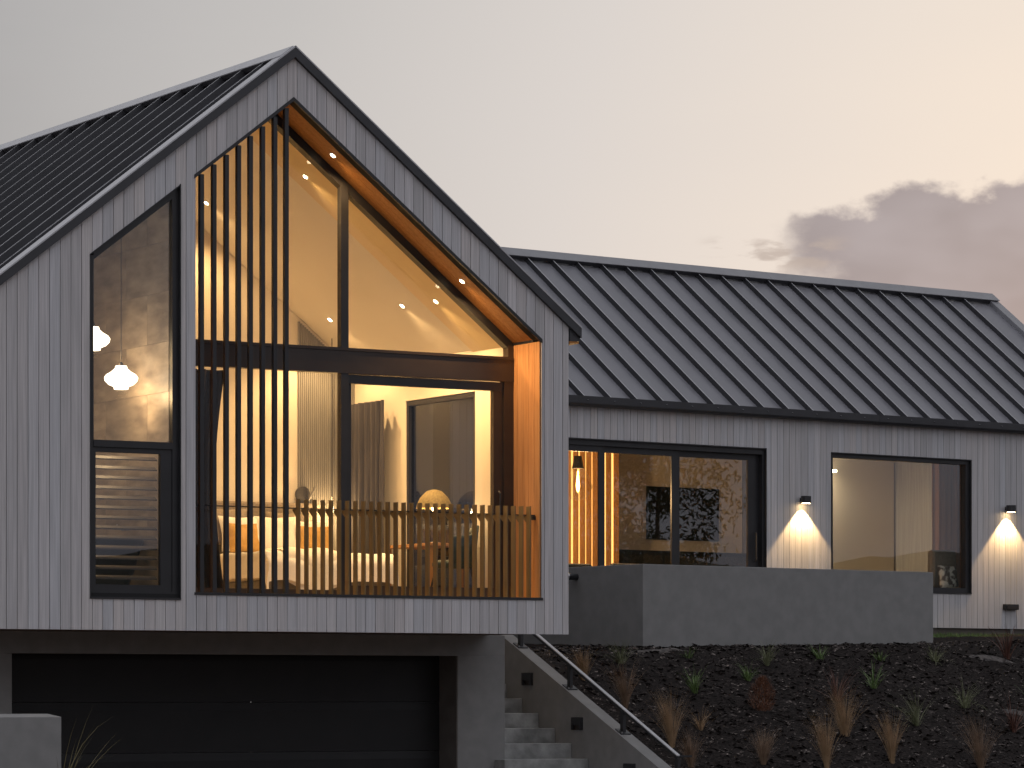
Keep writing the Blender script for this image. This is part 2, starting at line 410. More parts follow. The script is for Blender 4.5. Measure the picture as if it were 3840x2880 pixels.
def make_boards(x0, x1, lo_f, hi_f, holes, T, parent, phase):
    # holes: (xa, xb, bottom function, top function)
    k = math.floor((x0 - phase) / PITCH)
    while phase + k * PITCH < x1 - .01:
        a = max(phase + k * PITCH + GAP / 2, x0); b = min(phase + (k + 1) * PITCH - GAP / 2, x1); k += 1
        if b - a < .012: continue
        cuts = {a, b}
        for h in holes:
            for e in h[:2]:
                if a + .002 < e < b - .002: cuts.add(e)
        cuts = sorted(cuts); up = []; dn = []; full = []
        for c0, c1 in zip(cuts, cuts[1:]):
            mid = (c0 + c1) / 2
            hs = [h for h in holes if h[0] < mid < h[1]]
            def quad(f0, f1):
                xs = [c0] + ([RX] if (T is G and c0 < RX < c1) else []) + [c1]
                return [(x, f0(x)) for x in xs] + [(x, f1(x)) for x in reversed(xs)]
            if hs:
                if hs[0][2](mid) > lo_f(mid) + .01: dn.append(quad(lo_f, hs[0][2]))
                up.append(quad(hs[0][3], hi_f))
            else: full.append(quad(lo_f, hi_f))
        yj = random.uniform(-.0012, .0012)
        groups = [full + up + dn] if full else [g for g in (up, dn) if g]
        for g in groups:
            mb = MB(T)
            for q in g: mb.xz(q, yj, .022 + yj)
            mb.build('board', 'cladding', parent)
make_boards(-7.834, 0., lambda x: 2.535, lambda x: roofz(x, .135), [(WIN[0], WIN[1], lambda x: WIN[2], win_top), (-5.23, -.40, lambda x: 2.970, lambda x: open_top(x) + .012)], G, gable_wall, -.655 * .135)

# side and rear shell of the gabled part, floor and ceilings
sh = MB()
sh.box(-7.82, -7.70, .20, 12.5, 2.56, 6.4)
sh.build('side_wall', 'cladding', house)
sh = MB(); sh.box(-.38, -.02, .20, 1.55, 2.56, 6.33).box(-.38, -.02, 3.42, 12.5, 2.56, 6.33).box(-.38, -.02, 1.55, 3.42, 5.72, 6.33).box(-.38, -.02, 1.55, 3.42, 2.56, 3.08)
rw = sh.build('side_wall', 'cladding', house)
sh = MB(); sh.box(-7.70, -.38, .21, 12.5, 2.62, 2.985)
sh.build('floor', 'floor_wood', house)
sh = MB(); sh.box(-7.80, -.03, .03, 2.0, 2.552, 2.60)
sh.build('overhang_soffit', 'soffit_wood', house)
sh = MB(); sh.box(-7.80, -.03, .035, .2, 2.60, 2.97); sh.build('floor_edge', 'batten_back', house)
def ceil(name, mat, xa, xb, ya, yb, off):
    m = MB(); t = .03
    xs = sorted({xa, xb} | ({RX} if xa < RX < xb else set()))
    pts = [(x, roofz(x, off)) for x in xs] + [(x, roofz(x, off - t)) for x in reversed(xs)]
    m.xz(pts, ya, yb); return m.build(name, mat, house)
ceil('bedroom_ceiling', 'paint_ceiling', -5.30, -.39, 1.62, 4.86, .66)
ceil('ceiling_strip', 'warm_gold', -5.30, -.39, .80, 1.62, .685)
ceil('bathroom_ceiling', 'paint_ceiling', -7.70, -5.47, .2, 2.55, .66)
m = MB(); m.box(-.45, -.385, .80, 1.57, 2.99, 6.35).box(-.45, -.385, 3.40, 4.87, 2.99, 6.35).box(-.45, -.385, 1.57, 3.40, 5.71, 6.35); m.build('bedroom_wall', 'paint_cream', house)
m = MB(); m.xz(gpiece(-5.30, -.45, lambda x: 2.99, lambda x: roofz(x, .6)), 4.87, 4.95); back_wall = m.build('bedroom_wall', 'paint_cream', house)
x = -1.32
while x < -.47:
    MB().box(x, x + .024, 4.835, 4.868, 2.99, roofz(x + .03, .70)).build('panel_flute', 'flute', back_wall); x += .031
m = MB(); m.box(-5.30, -5.23, .74, 4.87, 2.99, roofz(-5.30, .6)); m.build('bedroom_wall', 'paint_cream', house)
m = MB(); m.box(-5.47, -5.31, .20, 2.60, 2.99, roofz(-5.47, .62)); tile_wall = m.build('bathroom_wall', 'grout', house)
for j in range(10):
    y = .215 - (j % 2) * .0
    k = 0
    z0 = 2.99 + j * .60
    yy = .21 - (.6 if j % 2 else 0)
    while yy < 2.36:
        a, b = max(yy + .002, .21), min(yy + 1.196, 2.36); zt = min(z0 + .596, roofz(-5.47, .665))
        if b - a > .05 and zt > z0 + .05: MB().box(-5.482, -5.468, a, b, z0, zt).build('tile', 'stone_tile', tile_wall)
        yy += 1.2
m = MB(); m.xz(gpiece(-7.70, -5.47, lambda x: 2.99, lambda x: roofz(x, .62)), 2.45, 2.55); bwall = m.build('bathroom_wall', 'stone_tile', house)
m = MB(); m.box(-6.3, -5.50, 2.40, 2.445, 2.99, 5.55); m.build('bathroom_door', 'paint_cream', house)

# recess lining: cedar soffit and cedar right cheek
sof = MB()
sof.xz([(RX, 9.02), (-.40, 9.02 - TP * (-.40 - RX)), (-.40, 9.05 - TP * (-.40 - RX)), (RX, 9.05)], .01, .80).xz([(-5.23, 9.02 - TP * (RX + 5.23)), (RX, 9.02), (RX, 9.05), (-5.23, 9.05 - TP * (RX + 5.23))], .01, .80)
soffit = sof.build('recess_soffit', 'batten_back', house)
for i in range(6):
    a, b = .022 + i * .113, .022 + i * .113 + .109
    f = lambda x, o: 8.985 - o - TP * abs(x - RX)
    MB().xz([(RX + .003, f(RX, -.028)), (RX + .003, f(RX, 0)), (-.42, f(-.42, 0)), (-.42, f(-.42, -.028))], a, b).build('soffit_board', 'cedar', soffit)
    MB().xz([(-5.22, f(-5.22, -.028)), (-5.22, f(-5.22, 0)), (RX - .003, f(RX, 0)), (RX - .003, f(RX, -.028))], a, b).build('soffit_board', 'cedar', soffit)
ck = MB(); ck.box(-.40, -.385, .012, .80, 2.99, 6.24); cheek = ck.build('recess_cheek', 'batten_back', house)
for i in range(5):
    a, b = .022 + i * .134, .022 + i * .134 + .129
    MB().box(-.418, -.402, a, b, 2.995, 6.225).build('cheek_board', 'cedar_up', cheek)
ck = MB(); ck.box(-5.25, -5.232, .012, .74, 2.99, 7.94); ck.build('recess_cheek', 'cedar_up', house)
m = MB(); m.box(-5.24, -.39, .0, .80, 2.972, 2.990); m.build('recess_floor', 'warm_gold', house)
# thin black trim round the opening
tr = MB()
for s in (0, 1):
    xa, xb = ((RX, -.393) if s else (-5.247, RX))
    f = lambda x, o: 8.985 + o - TP * abs(x - RX)
    tr.xz([(xa, f(xa, -.034)), (xb, f(xb, -.034)), (xb, f(xb, .014)), (xa, f(xa, .014))], -.012, .021)
tr.build('opening_trim', 'black_alu', house)
MB().box(-5.245, -.385, -.014, .021, 2.963, 2.994).build('opening_sill', 'black_alu', house)

# glazing of the recess
GY = .70
gz = empty('recess_glazing', (0, 0, 0), None, None); gz.parent = house; gz.location = -house.location
def gpart(mb, name, mat): return mb.build(name, mat, gz)
m = MB(); m.box(-5.23, -.42, GY - .06, GY + .06, 5.76, 6.04); gpart(m, 'beam', 'bronze_alu')
m = MB(); m.box(-5.23, -.44, GY - .075, GY + .03, 6.04, 6.075); gpart(m, 'sill', 'bronze_alu')
m = MB(); m.box(-2.915, -2.81, GY - .05, GY + .05, 3.0, 5.76); gpart(m, 'mullion', 'black_alu')
m = MB(); m.box(-2.915, -2.81, GY - .05, GY + .05, 6.075, open_top(-2.86) - .05); gpart(m, 'mullion', 'black_alu')
m = MB(); m.box(-5.23, -5.15, GY - .05, GY + .05, 3.0, 7.9); gpart(m, 'jamb', 'bronze_alu')
for s in (0, 1):
    xa, xb = ((RX, -.42) if s else (-5.23, RX)); f = lambda x, o: 8.985 - o - TP * abs(x - RX)
    m = MB(); m.xz([(xa, f(xa, .125)), (xb, f(xb, .125)), (xb, f(xb, -.01)), (xa, f(xa, -.01))], GY - .04, GY + .09); gpart(m, 'head_frame', 'black_alu')
m = MB(); m.box(-.50, -.42, GY - .05, GY + .08, 5.8, 6.22); gpart(m, 'jamb', 'bronze_alu')
m = MB(); m.box(-.56, -.42, GY - .05, GY + .06, 3.0, 5.76); gpart(m, 'jamb', 'bronze_alu')
m = MB(); m.box(-5.15, -2.915, GY - .03, GY + .03, 3.0, 3.07); gpart(m, 'bottom_rail', 'bronze_alu')
for n_, poly in (('pane', [(-5.15, 3.07), (-2.915, 3.07), (-2.915, 5.76), (-5.15, 5.76)]), ('pane', [(-5.15, 6.075), (-2.915, 6.075), (-2.915, open_top(-2.915) - .12), (RX, open_top(RX) - .12), (-5.15, open_top(-5.15) - .12)]), ('pane', [(-2.81, 6.075), (-.50, 6.075), (-.50, open_top(-.5) - .12), (-2.81, open_top(-2.81) - .12)])):
    m = MB(); m.xz(poly, GY, GY + .006); gpart(m, n_, 'glass_pane')
dr = empty('sliding_door', (0, 0, 0), None, None); dr.parent = house; dr.location = -house.location
def dpart(mb, name, mat):
    return mb.build(name, mat, dr)
DY = GY + .03
m = MB(); m.box(-2.81, -.56, GY - .03, DY + .03, 5.64, 5.75); dpart(m, 'top_rail', 'black_alu')
m = MB(); m.box(-2.81, -.56, GY - .02, DY + .03, 3.0, 3.13); dpart(m, 'bottom_rail', 'bronze_alu')
m = MB(); m.box(-.70, -.56, GY - .02, DY + .03, 3.13, 5.64); dpart(m, 'stile', 'bronze_alu')
m = MB(); m.box(-2.81, -2.74, GY + .01, DY + .03, 3.13, 5.64); dpart(m, 'stile', 'black_alu')
m = MB(); m.box(-2.74, -.70, DY, DY + .006, 3.13, 5.64); dpart(m, 'pane', 'glass_pane')
m = MB(); m.tube([(-.63, GY - .05, 3.9), (-.63, GY - .07, 3.92), (-.63, GY - .07, 4.33), (-.63, GY - .03, 4.36)], .014); dpart(m, 'handle', 'black_alu')

# window in the bedroom side wall
sw = empty('side_window', (0, 0, 0), None, None); sw.parent = house; sw.location = -house.location
m = MB(); m.box(-.44, -.36, 1.57, 1.63, 3.08, 5.70).box(-.44, -.36, 3.34, 3.40, 3.08, 5.70).box(-.44, -.36, 1.63, 3.34, 5.64, 5.70).box(-.44, -.36, 1.63, 3.34, 3.08, 3.14); m.build('frame', 'black_alu', sw)
m = MB(); m.box(-.40, -.394, 1.63, 3.34, 3.14, 5.64); m.build('pane', 'glass_side', sw)

# tall bathroom window
bw = empty('tall_window', (0, 0, 0), None, None); bw.parent = house; bw.location = -house.location
xa, xb, zb = WIN
m = MB()
m.box(xa, xa + .012, -.012, .09, zb, win_top(xa)).box(xb - .012, xb, -.012, .09, zb, win_top(xb)).box(xa, xb, -.016, .09, zb, zb + .022)
m.xz([(xa, win_top(xa) - .016), (xb, win_top(xb) - .016), (xb, win_top(xb)), (xa, win_top(xa))], -.012, .09)
m.build('reveal_trim', 'black_alu', bw)
m = MB(); y0, y1 = .045, .125
xa2, xb2 = xa + .012, xb - .012
m.box(xa2, xa2 + .055, y0, y1, zb + .022, win_top(xa2) - .016).box(xb2 - .075, xb2, y0, y1, zb + .022, win_top(xb2) - .016).box(xa2 + .055, xb2 - .075, y0, y1, zb + .022, zb + .095)
m.xz([(xa2 + .055, win_top(xa2 + .055) - .11), (xb2 - .075, win_top(xb2 - .075) - .11), (xb2 - .075, win_top(xb2 - .075) - .016), (xa2 + .055, win_top(xa2 + .055) - .016)], y0, y1)
m.build('frame', 'black_alu', bw)
m = MB(); m.box(xa2 + .055, xb2 - .075, y0 - .01, y1, 4.685, 4.765); m.build('transom', 'black_alu', bw)
m = MB(); m.xz([(xa2 + .055, 4.765), (xb2 - .075, 4.765), (xb2 - .075, win_top(xb2 - .075) - .11), (xa2 + .055, win_top(xa2 + .055) - .11)], .09, .096); m.build('pane', 'glass_bath', bw)
m = MB(); m.box(xa2 + .055, xa2 + .09, .06, .12, zb + .095, 4.685).box(-5.66, xb2 - .075, .06, .12, zb + .095, 4.685).box(xa2 + .09, -5.66, .06, .12, zb + .095, zb + .17).box(xa2 + .09, -5.66, .06, .12, 4.625, 4.685); m.build('sash', 'black_alu', bw)
m = MB(); m.box(xa2 + .09, -5.66, .09, .096, zb + .17, 4.625); m.build('pane', 'glass_bath', bw)

# roofs
def ribbox(P0, P1, up, side, h, w):
    m = MB(); a = [P0 - side * w / 2, P0 + side * w / 2, P0 + side * w / 4 + up * h, P0 - side * w / 4 + up * h]
    d = P1 - P0
    return m.hexa([tuple(p) for p in a], [tuple(p + d) for p in a])
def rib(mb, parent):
    o = mb.build('roof_rib', 'rib_metal', parent); o.data.materials.append(MATS['flashing_lit']); o.data.polygons[4].material_index = 1  # light along the rib crest is painted on its top face
cosP, sinP = 1 / math.sqrt(1 + TP * TP), TP / math.sqrt(1 + TP * TP)
RH = .082
gr = empty('gable_roof', (0, 0, 0), None, None); gr.parent = house; gr.location = -house.location
EX = 4.05
YE = 13.0
ys = [.47 + .5795 * k for k in range(22)]
for s in (-1, 1):
    up = Vector((s * sinP, 0, cosP))
    ridge = Vector((RX, 0, 9.61)) - up * RH
    down = Vector((s * cosP, 0, -sinP)); L = EX / cosP
    P0 = ridge + down * .02; P1 = ridge + down * L
    edges = [-.03] + ys + [YE]
    for a, b in zip(edges, edges[1:]):
        m = MB(); q = [P0, P1, P1 - up * .012, P0 - up * .012]
        m.hexa([tuple(p + Vector((0, a + .0015, 0))) for p in q], [tuple(p + Vector((0, b - .0015, 0))) for p in q]); m.build('roof_panel', 'roof_metal', gr)
    for y in ys:
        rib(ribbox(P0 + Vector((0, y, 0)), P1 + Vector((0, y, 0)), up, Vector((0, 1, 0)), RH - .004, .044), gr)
    # barge: front face and the light capping that lies on the roof
    m = MB(); q = [(RX, 9.61), (RX + s * (EX + .03), roofz(RX + EX + .03)), (RX + s * (EX + .03), roofz(RX + EX + .03, .135)), (RX, 9.61 - .135)]
    m.xz(q, -.055, -.013); m.build('barge_board', 'barge', gr)
    T1 = Vector((RX, 0, 9.61)); T2 = T1 + down * ((EX + .03) / cosP)
    m = MB(); q = [T1 + up * .004, T2 + up * .004, T2 - up * .012, T1 - up * .012]
    m.hexa([tuple(p + Vector((0, -.060, 0))) for p in q], [tuple(p + Vector((0, .19, 0))) for p in q]); m.build('barge_capping', 'flashing_lit', gr)
    m = MB(); q = [T1 - up * .013, T2 - up * .013, T2 - up * (RH + .01), T1 - up * (RH + .01)]
    m.hexa([tuple(p + Vector((0, .172, 0))) for p in q], [tuple(p + Vector((0, .188, 0))) for p in q]); m.build('barge_upstand', 'rib_metal', gr)
    m = MB(); K = T1 + down * .225; q = [T1 + up * .012, K + up * .012, K + up * .001, T1 + up * .001]
    m.hexa([tuple(p + Vector((0, .0, 0))) for p in q], [tuple(p + Vector((0, YE, 0))) for p in q]); m.build('ridge_capping', 'flashing_lit', gr)
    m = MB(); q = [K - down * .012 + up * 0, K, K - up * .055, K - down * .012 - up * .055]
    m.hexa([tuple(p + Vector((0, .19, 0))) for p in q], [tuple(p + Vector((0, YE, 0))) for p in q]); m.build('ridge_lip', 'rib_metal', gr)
# eave box gutter, its end shows beside the barge foot
m = MB(); m.box(.012, .165, -.01, 12.4, 6.25, 6.405); m.build('eave_gutter', 'barge', gr)
m = MB(); m.box(.012, .15, -.005, 12.4, 6.222, 6.248); m.build('eave_soffit', 'cedar', gr)

# garage storey
m = MB(); m.box(-7.83, .257, 2.0, 2.25, 2.28, 2.551).box(-7.83, -6.73, 2.0, 2.6, 0, 2.28).box(-.46, .257, 2.0, 2.6, 0, 2.28)
m.build('garage_wall', 'plaster', house, bevel=.004)
m = MB(); m.box(.06, .257, 2.6, 9.0, 0, 2.55); m.build('garage_wall', 'plaster', house)
m = MB(); m.box(-6.729, -.461, 2.252, 2.6, 2.281, 2.55); m.build('garage_lintel', 'plaster_shade_plinth', house)  # garage plaster with the shade under the overhang in its colour
m = MB(); m.box(-.475, -.461, 2.01, 2.59, 0, 2.278); m.build('garage_jamb', 'plaster_shade_plinth', house)  # same plaster as the pillar, reveal shade put into the colour
m = MB(); m.box(-7.83, .05, 9.0, 9.2, 0, 2.55).box(-7.83, -7.63, 2.61, 9.0, 0, 2.55); m.build('garage_wall', 'plaster', house)
m = MB(); m.xz(gpiece(-7.82, -.02, low, lambda x: roofz(x, .13)), 12.5, 12.6); m.build('rear_wall', 'cladding', house)
gd = empty('garage_door', (0, 0, 0), None, None); gd.parent = house; gd.location = -house.location
for z0, z1 in ((0, .395), (.40, 1.035), (1.04, 1.675), (1.68, 2.31)):
    MB().yz([(2.45, z0), (2.45, z1 - .10), (2.462, z1), (2.52, z1), (2.52, z0)], -6.72, -.48).build('door_panel', 'garage_black', gd)

# ---------------------------------------------------------------- the long wing (u along, v back, z)
U0, U1 = -9.0, 11.0
FZ = 2.985
wb = MB(Wg)
DOOR = (-3.6, 2.217, FZ, 5.803); WW = (3.646, 6.893, 3.491, 5.80)
wb.box(U0, DOOR[0], .026, .2, 2.92, 6.30).box(DOOR[0], DOOR[1], .026, .2, DOOR[3], 6.30).box(DOOR[1], WW[0], .026, .2, 2.92, 6.30).box(WW[0], WW[1], .026, .2, 2.92, WW[2]).box(WW[0], WW[1], .026, .2, WW[3], 6.30).box(WW[1], U1, .026, .2, 2.92, 6.30)
wing_wall = wb.build('wing_wall', 'batten_back', house)
make_boards(-4.2, U1, lambda x: 2.905, lambda x: 6.335, [(DOOR[0], DOOR[1], lambda x: 2.8, lambda x: DOOR[3]), (WW[0], WW[1], lambda x: WW[2], lambda x: WW[3])], Wg, wing_wall, -.808 * .135)
m = MB(Wg); m.box(U0, U1 - .05, .05, .22, 2.3, 2.918); m.build('wing_plinth', 'plaster_shade_plinth', house)
m = MB(Wg); m.box(U1 - .2, U1 - .001, .21, 7.2, 2.6, 6.3); m.build('wing_end_wall', 'cladding', house)
m = MB(Wg); m.box(U0, U1 - .2, 7.2, 7.4, 2.6, 6.3); m.build('wing_rear_wall', 'cladding', house)
m = MB(Wg); m.box(U0, U1 - .2, .21, 7.2, 2.7, FZ); m.build('floor', 'floor_wood', house)
m = MB(Wg); m.box(U0, U1 - .2, .03, 7.2, 6.22, 6.28); m.build('wing_ceiling', 'paint_ceiling', house)
wr = empty('wing_roof', (0, 0, 0), None, None); wr.parent = house; wr.location = -house.location
PW = R(36.5); cw, sw_ = math.cos(PW), math.sin(PW)
V0, VR, ZE = -.14, 3.72, 6.322
ZR = ZE + (VR - V0) * math.tan(PW)
def rot(v): return Vector((UW.x * v.x + NW.x * v.y, UW.y * v.x + NW.y * v.y, v.z))
us = [.495 + .5363 * k for k in range(-17, 19)]
us = [u for u in us if u < 10.75]
for s in (1, -1):
    upl = Vector((0, -s * sw_, cw)); dnl = Vector((0, -s * cw, -sw_)); Lr = (VR - V0) / cw
    up, dn = rot(upl), rot(dnl)
    def A(u): return Wg(u, VR, ZR)
    edges = [U0] + us + [U1 + .03]
    for a, b in zip(edges, edges[1:]):
        m = MB(); q = [Vector((0, 0, 0)), dn * Lr, dn * Lr - up * .012, -up * .012]
        m.hexa([tuple(A(a + .0015) + p) for p in q], [tuple(A(b - .0015) + p) for p in q]); m.build('roof_panel', 'roof_metal', wr)
    for u in us:
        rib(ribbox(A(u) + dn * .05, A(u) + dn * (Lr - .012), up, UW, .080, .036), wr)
    m = MB(); q = [up * .112, dn * .25 + up * .112, dn * .25 + up * .100, up * .100]
    e0 = U0
    for e1 in (-1.2, 5.4, U1 + .055):
        mm = MB(); mm.hexa([tuple(A(e0) + p) for p in q], [tuple(A(e1 - .004) + p) for p in q]); mm.build('ridge_capping', 'flashing_less_lit', wr); e0 = e1
    m = MB(); q = [dn * .236 + up * .099, dn * .25 + up * .099, dn * .25 + up * .035, dn * .236 + up * .035]
    m.hexa([tuple(A(U0) + p) for p in q], [tuple(A(U1) + p) for p in q]); m.build('ridge_lip', 'rib_metal', wr)
    m = MB(); q = [dn * .0 + up * .079, dn * Lr + up * .079, dn * Lr + up * .0, up * .0]
    m.hexa([tuple(A(U1 - .17) + p) for p in q], [tuple(A(U1 + .05) + p) for p in q]); m.build('barge_capping', 'flashing_less_lit', wr)
    m = MB(Wg)
    va, vb = (V0 - .03, .015) if s == 1 else (2 * VR - .015, 2 * VR - V0 + .03)
    prof = [(va, 6.455), (va + .004, 6.34), (va + .03, 6.305), (vb, 6.30), (vb, 6.455)]
    g0 = U0
    for g1 in (4.6, U1 + .03):
        mm = MB(Wg); mm.yz(prof, g0, g1 - .004); mm.build('gutter', 'barge', wr); g0 = g1
# sliding doors of the wing
wd = empty('wing_door', (0, 0, 0), None, None); wd.parent = house; wd.location = -house.location
m = MB(Wg); m.box(DOOR[0], DOOR[1], -.012, .03, 5.785, 5.803).box(DOOR[1] - .016, DOOR[1], -.012, .03, FZ, 5.785); m.build('trim', 'black_alu', wd)
m = MB(Wg); m.box(DOOR[0], DOOR[1] - .016, .03, .14, 5.70, 5.785).box(DOOR[1] - .066, DOOR[1] - .016, .03, .14, FZ, 5.70); m.build('frame', 'black_alu', wd)
m = MB(Wg); m.box(DOOR[0], DOOR[1] - .066, .03, .14, FZ, FZ + .04); m.build('threshold', 'black_alu', wd)
for a, b, off, l, r_ in ((-3.5, -1.16, .06, .07, .09), (-1.16, .40, .085, .05, .13), (.36, 2.15, .115, .10, .24)):
    p = MB(Wg); p.box(a, a + l, off, off + .03, FZ + .04, 5.70).box(b - r_, b, off, off + .03, FZ + .04, 5.70).box(a + l, b - r_, off, off + .03, 5.60, 5.70).box(a + l, b - r_, off, off + .03, FZ + .04, FZ + .14); p.build('leaf_frame', 'black_alu', wd)
    p = MB(Wg); p.box(a + l, b - r_, off + .012, off + .018, FZ + .14, 5.60); p.build('pane', 'glass_wing', wd)
m = MB(Wg); m.tube([(2.05, .09, 3.95), (2.05, .05, 3.97), (2.05, .05, 4.4), (2.05, .09, 4.42)], .014); m.build('handle', 'black_alu', wd)
# picture window of the wing
pw = empty('picture_window', (0, 0, 0), None, None); pw.parent = house; pw.location = -house.location
a, b, zb, zt = WW
m = MB(Wg); m.box(a, b, -.014, .03, zt - .016, zt).box(a, b, -.018, .03, zb, zb + .02).box(a, a + .016, -.014, .03, zb + .02, zt - .016).box(b - .016, b, -.014, .03, zb + .02, zt - .016); m.build('trim', 'black_alu', pw)
m = MB(Wg); m.box(a + .016, b - .016, .03, .15, zt - .085, zt - .016).box(a + .016, b - .016, .03, .15, zb + .02, zb + .10).box(a + .016, a + .07, .03, .15, zb + .10, zt - .085).box(b - .10, b - .016, .03, .15, zb + .10, zt - .085); m.build('frame', 'black_alu', pw)
m = MB(Wg); m.box(a + .07, b - .10, .10, .106, zb + .10, zt - .085); m.build('pane', 'glass_wing', pw)
# rooms of the wing
m = MB(Wg); m.box(2.2, 5.60, 4.50, 4.56, FZ, 6.22); m.build('living_wall', 'paint_cream', house)
m = MB(Wg); m.box(-4.2, -4.1, .21, 7.2, FZ, 6.22); m.build('living_wall', 'paint_cream', house)
m = MB(Wg); m.box(-4.1, 2.2, 3.9, 3.96, FZ, 6.22); m.build('living_wall', 'wood_batten', house)
m = MB(Wg); m.box(7.62, 10.75, 6.0, 6.06, FZ, 6.22).box(5.5, 5.6, 4.57, 7.1, FZ, 6.22); m.build('far_room_wall', 'paint_cream', house)
m = MB(Wg); m.box(7.40, 7.60, 4.95, 5.15, FZ, 6.2); m.build('steel_post', 'black_alu', house)

# ---------------------------------------------------------------- screen and balustrade of the recess
fs = empty('fin_screen', (-4.55, .03, 2.994), 'tall black vertical fins rising before the left of the gable recess', 'screen')
for xr in (-5.115, -4.949, -4.784, -4.622, -4.463, -4.299, -4.135, -3.980):
    zt = min(open_top(xr - .05), open_top(xr)) - .036
    MB().box(xr - .052, xr, .0, .062, 2.996, zt).build('fin', 'black_alu', fs, bevel=.003)
bl = empty('balustrade', (-2.2, .06, 2.994), 'bronze flat slat balustrade across the lower gable recess', 'balustrade')
for i in range(30):
    x = -3.8205 + i * .11271
    MB().yz([(.004, 2.996), (.105, 2.996), (.105, 3.94), (.19, 4.005), (.19, 4.028), (.105, 4.028), (.105, 4.142), (.004, 4.142)], x - .012, x).build('slat', 'bronze_slat', bl)
MB().box(-5.22, -.43, .105, .175, 4.030, 4.042).build('rail', 'black_alu', bl)
MB().box(-.46, -.42, .11, .17, 3.98, 4.028).build('rail_bracket', 'black_alu', bl)

# ---------------------------------------------------------------- lamps of the gable
def ceiling_point(x, off): return roofz(x, off)
def downlight(name, x, y, off, label, group, e, spot=R(128)):
    z = roofz(x, off); n_ = Vector((-sinP if x > RX else sinP, 0, -cosP))
    t = empty(name, (x, y, z), label, 'downlight', group)
    a = n_.orthogonal().normalized(); b = n_.cross(a); c0 = Vector((x, y, z))
    def ring(r, d): return [c0 + n_ * d + (a * math.cos(k * math.pi / 8) + b * math.sin(k * math.pi / 8)) * r for k in range(16)]
    m = MB(); m.hexa(ring(.052, -.002), ring(.046, .006)); m.build('bezel', 'paint_ceiling', t)
    m = MB(); m.hexa(ring(.032, .0062), ring(.030, .011)); m.build('lens', 'downlight_glow', t)
    light('SPOT', tuple(c0 + n_ * .03), e, WARM, t, .035, spot, .6, (0, 0, -1))
downlight('downlight', -3.07, 1.30, .685, 'round downlight in the golden ceiling strip just right of the fins', 'downlights of the bedroom ceiling', 225)
downlight('downlight', -1.20, 1.28, .685, 'round downlight in the golden ceiling strip, low on the right slope', 'downlights of the bedroom ceiling', 225)
downlight('downlight', -1.20, 4.15, .66, 'round downlight in the pale ceiling left of the upper mullion, far back', 'downlights of the bedroom ceiling', 225)
downlight('downlight', -1.20, 2.16, .66, 'round downlight in the middle of the pale ceiling right of the mullion', 'downlights of the bedroom ceiling', 225)
downlight('downlight', -3.05, 4.15, .66, 'round downlight glinting between the two leftmost black fins', 'downlights of the bedroom ceiling', 225)
downlight('soffit_light', -3.17, .385, .625, 'bright downlight high in the cedar soffit near its peak', 'soffit downlights', 210)
downlight('soffit_light', -1.33, .39, .625, 'bright downlight low in the sloping cedar soffit', 'soffit downlights', 210)

# ---------------------------------------------------------------- bedroom
def cloth_grid(name, mat, f, nu, nv, parent, smooth=True):
    m = MB(); m.add([f(i / nu, j / nv) for j in range(nv + 1) for i in range(nu + 1)], [[j * (nu + 1) + i, j * (nu + 1) + i + 1, (j + 1) * (nu + 1) + i + 1, (j + 1) * (nu + 1) + i] for j in range(nv) for i in range(nu)])
    return m.build(name, mat, parent, smooth=smooth)
bed = empty('bed', (-2.05, 3.6, 2.99), 'double bed with rumpled pale linen and upholstered headboard', 'bed')
MB().box(-2.92, -1.16, 2.62, 4.72, 2.995, 3.25).build('base', 'bed_base', bed, bevel=.02)
MB().box(-2.94, -1.14, 2.55, 4.70, 3.25, 3.56).build('mattress', 'linen', bed, bevel=.06)
MB().box(-3.0, -1.05, 4.735, 4.83, 2.995, 4.38).build('headboard', 'headboard', bed, bevel=.03)
def duvet(u, v):
    xc, half = -2.05, .93; s = (u - .5) * 2 * 1.30; t = v * 1.0
    x = xc + max(-1, min(1, s)) * half; z = 3.615
    over = max(0, abs(s) - 1)
    y = 4.15 - t * 2.0
    if over: z -= over * 1.15; x += math.copysign(over * .12 + .012 * math.sin(y * 17), s)
    if t > .80:
        k = (t - .80) / .20; y = 4.15 - .80 * 2.0 - .10 * min(1, k * 3) - .03 * math.sin(x * 9); z -= k * .40 + .03 * math.sin(x * 5) * k
    z += noise.noise(Vector((x * 3.1, y * 3.1, 4))) * .03 + noise.noise(Vector((x * 8, y * 8, 2))) * .012
    return (x, y, z)
cloth_grid('duvet', 'linen_white', duvet, 60, 50, bed)
def throw(u, v):
    s = -.15 + u * .75; x = -2.75 + u * .85; y = 2.60 + v * 0.62
    z = 3.665 + .02 * math.sin(x * 14)
    if v < .55:
        k = (.55 - v) / .55; y = 2.60 + .55 * .62 - min(k * .95, .46) - .02; z -= max(0, k - .38) * (.65 + .35 * math.sin(u * 3.1))
    return (x, y, z + noise.noise(Vector((x * 6, y * 6, 1))) * .015)
cloth_grid('throw_blanket', 'linen', throw, 24, 22, bed)
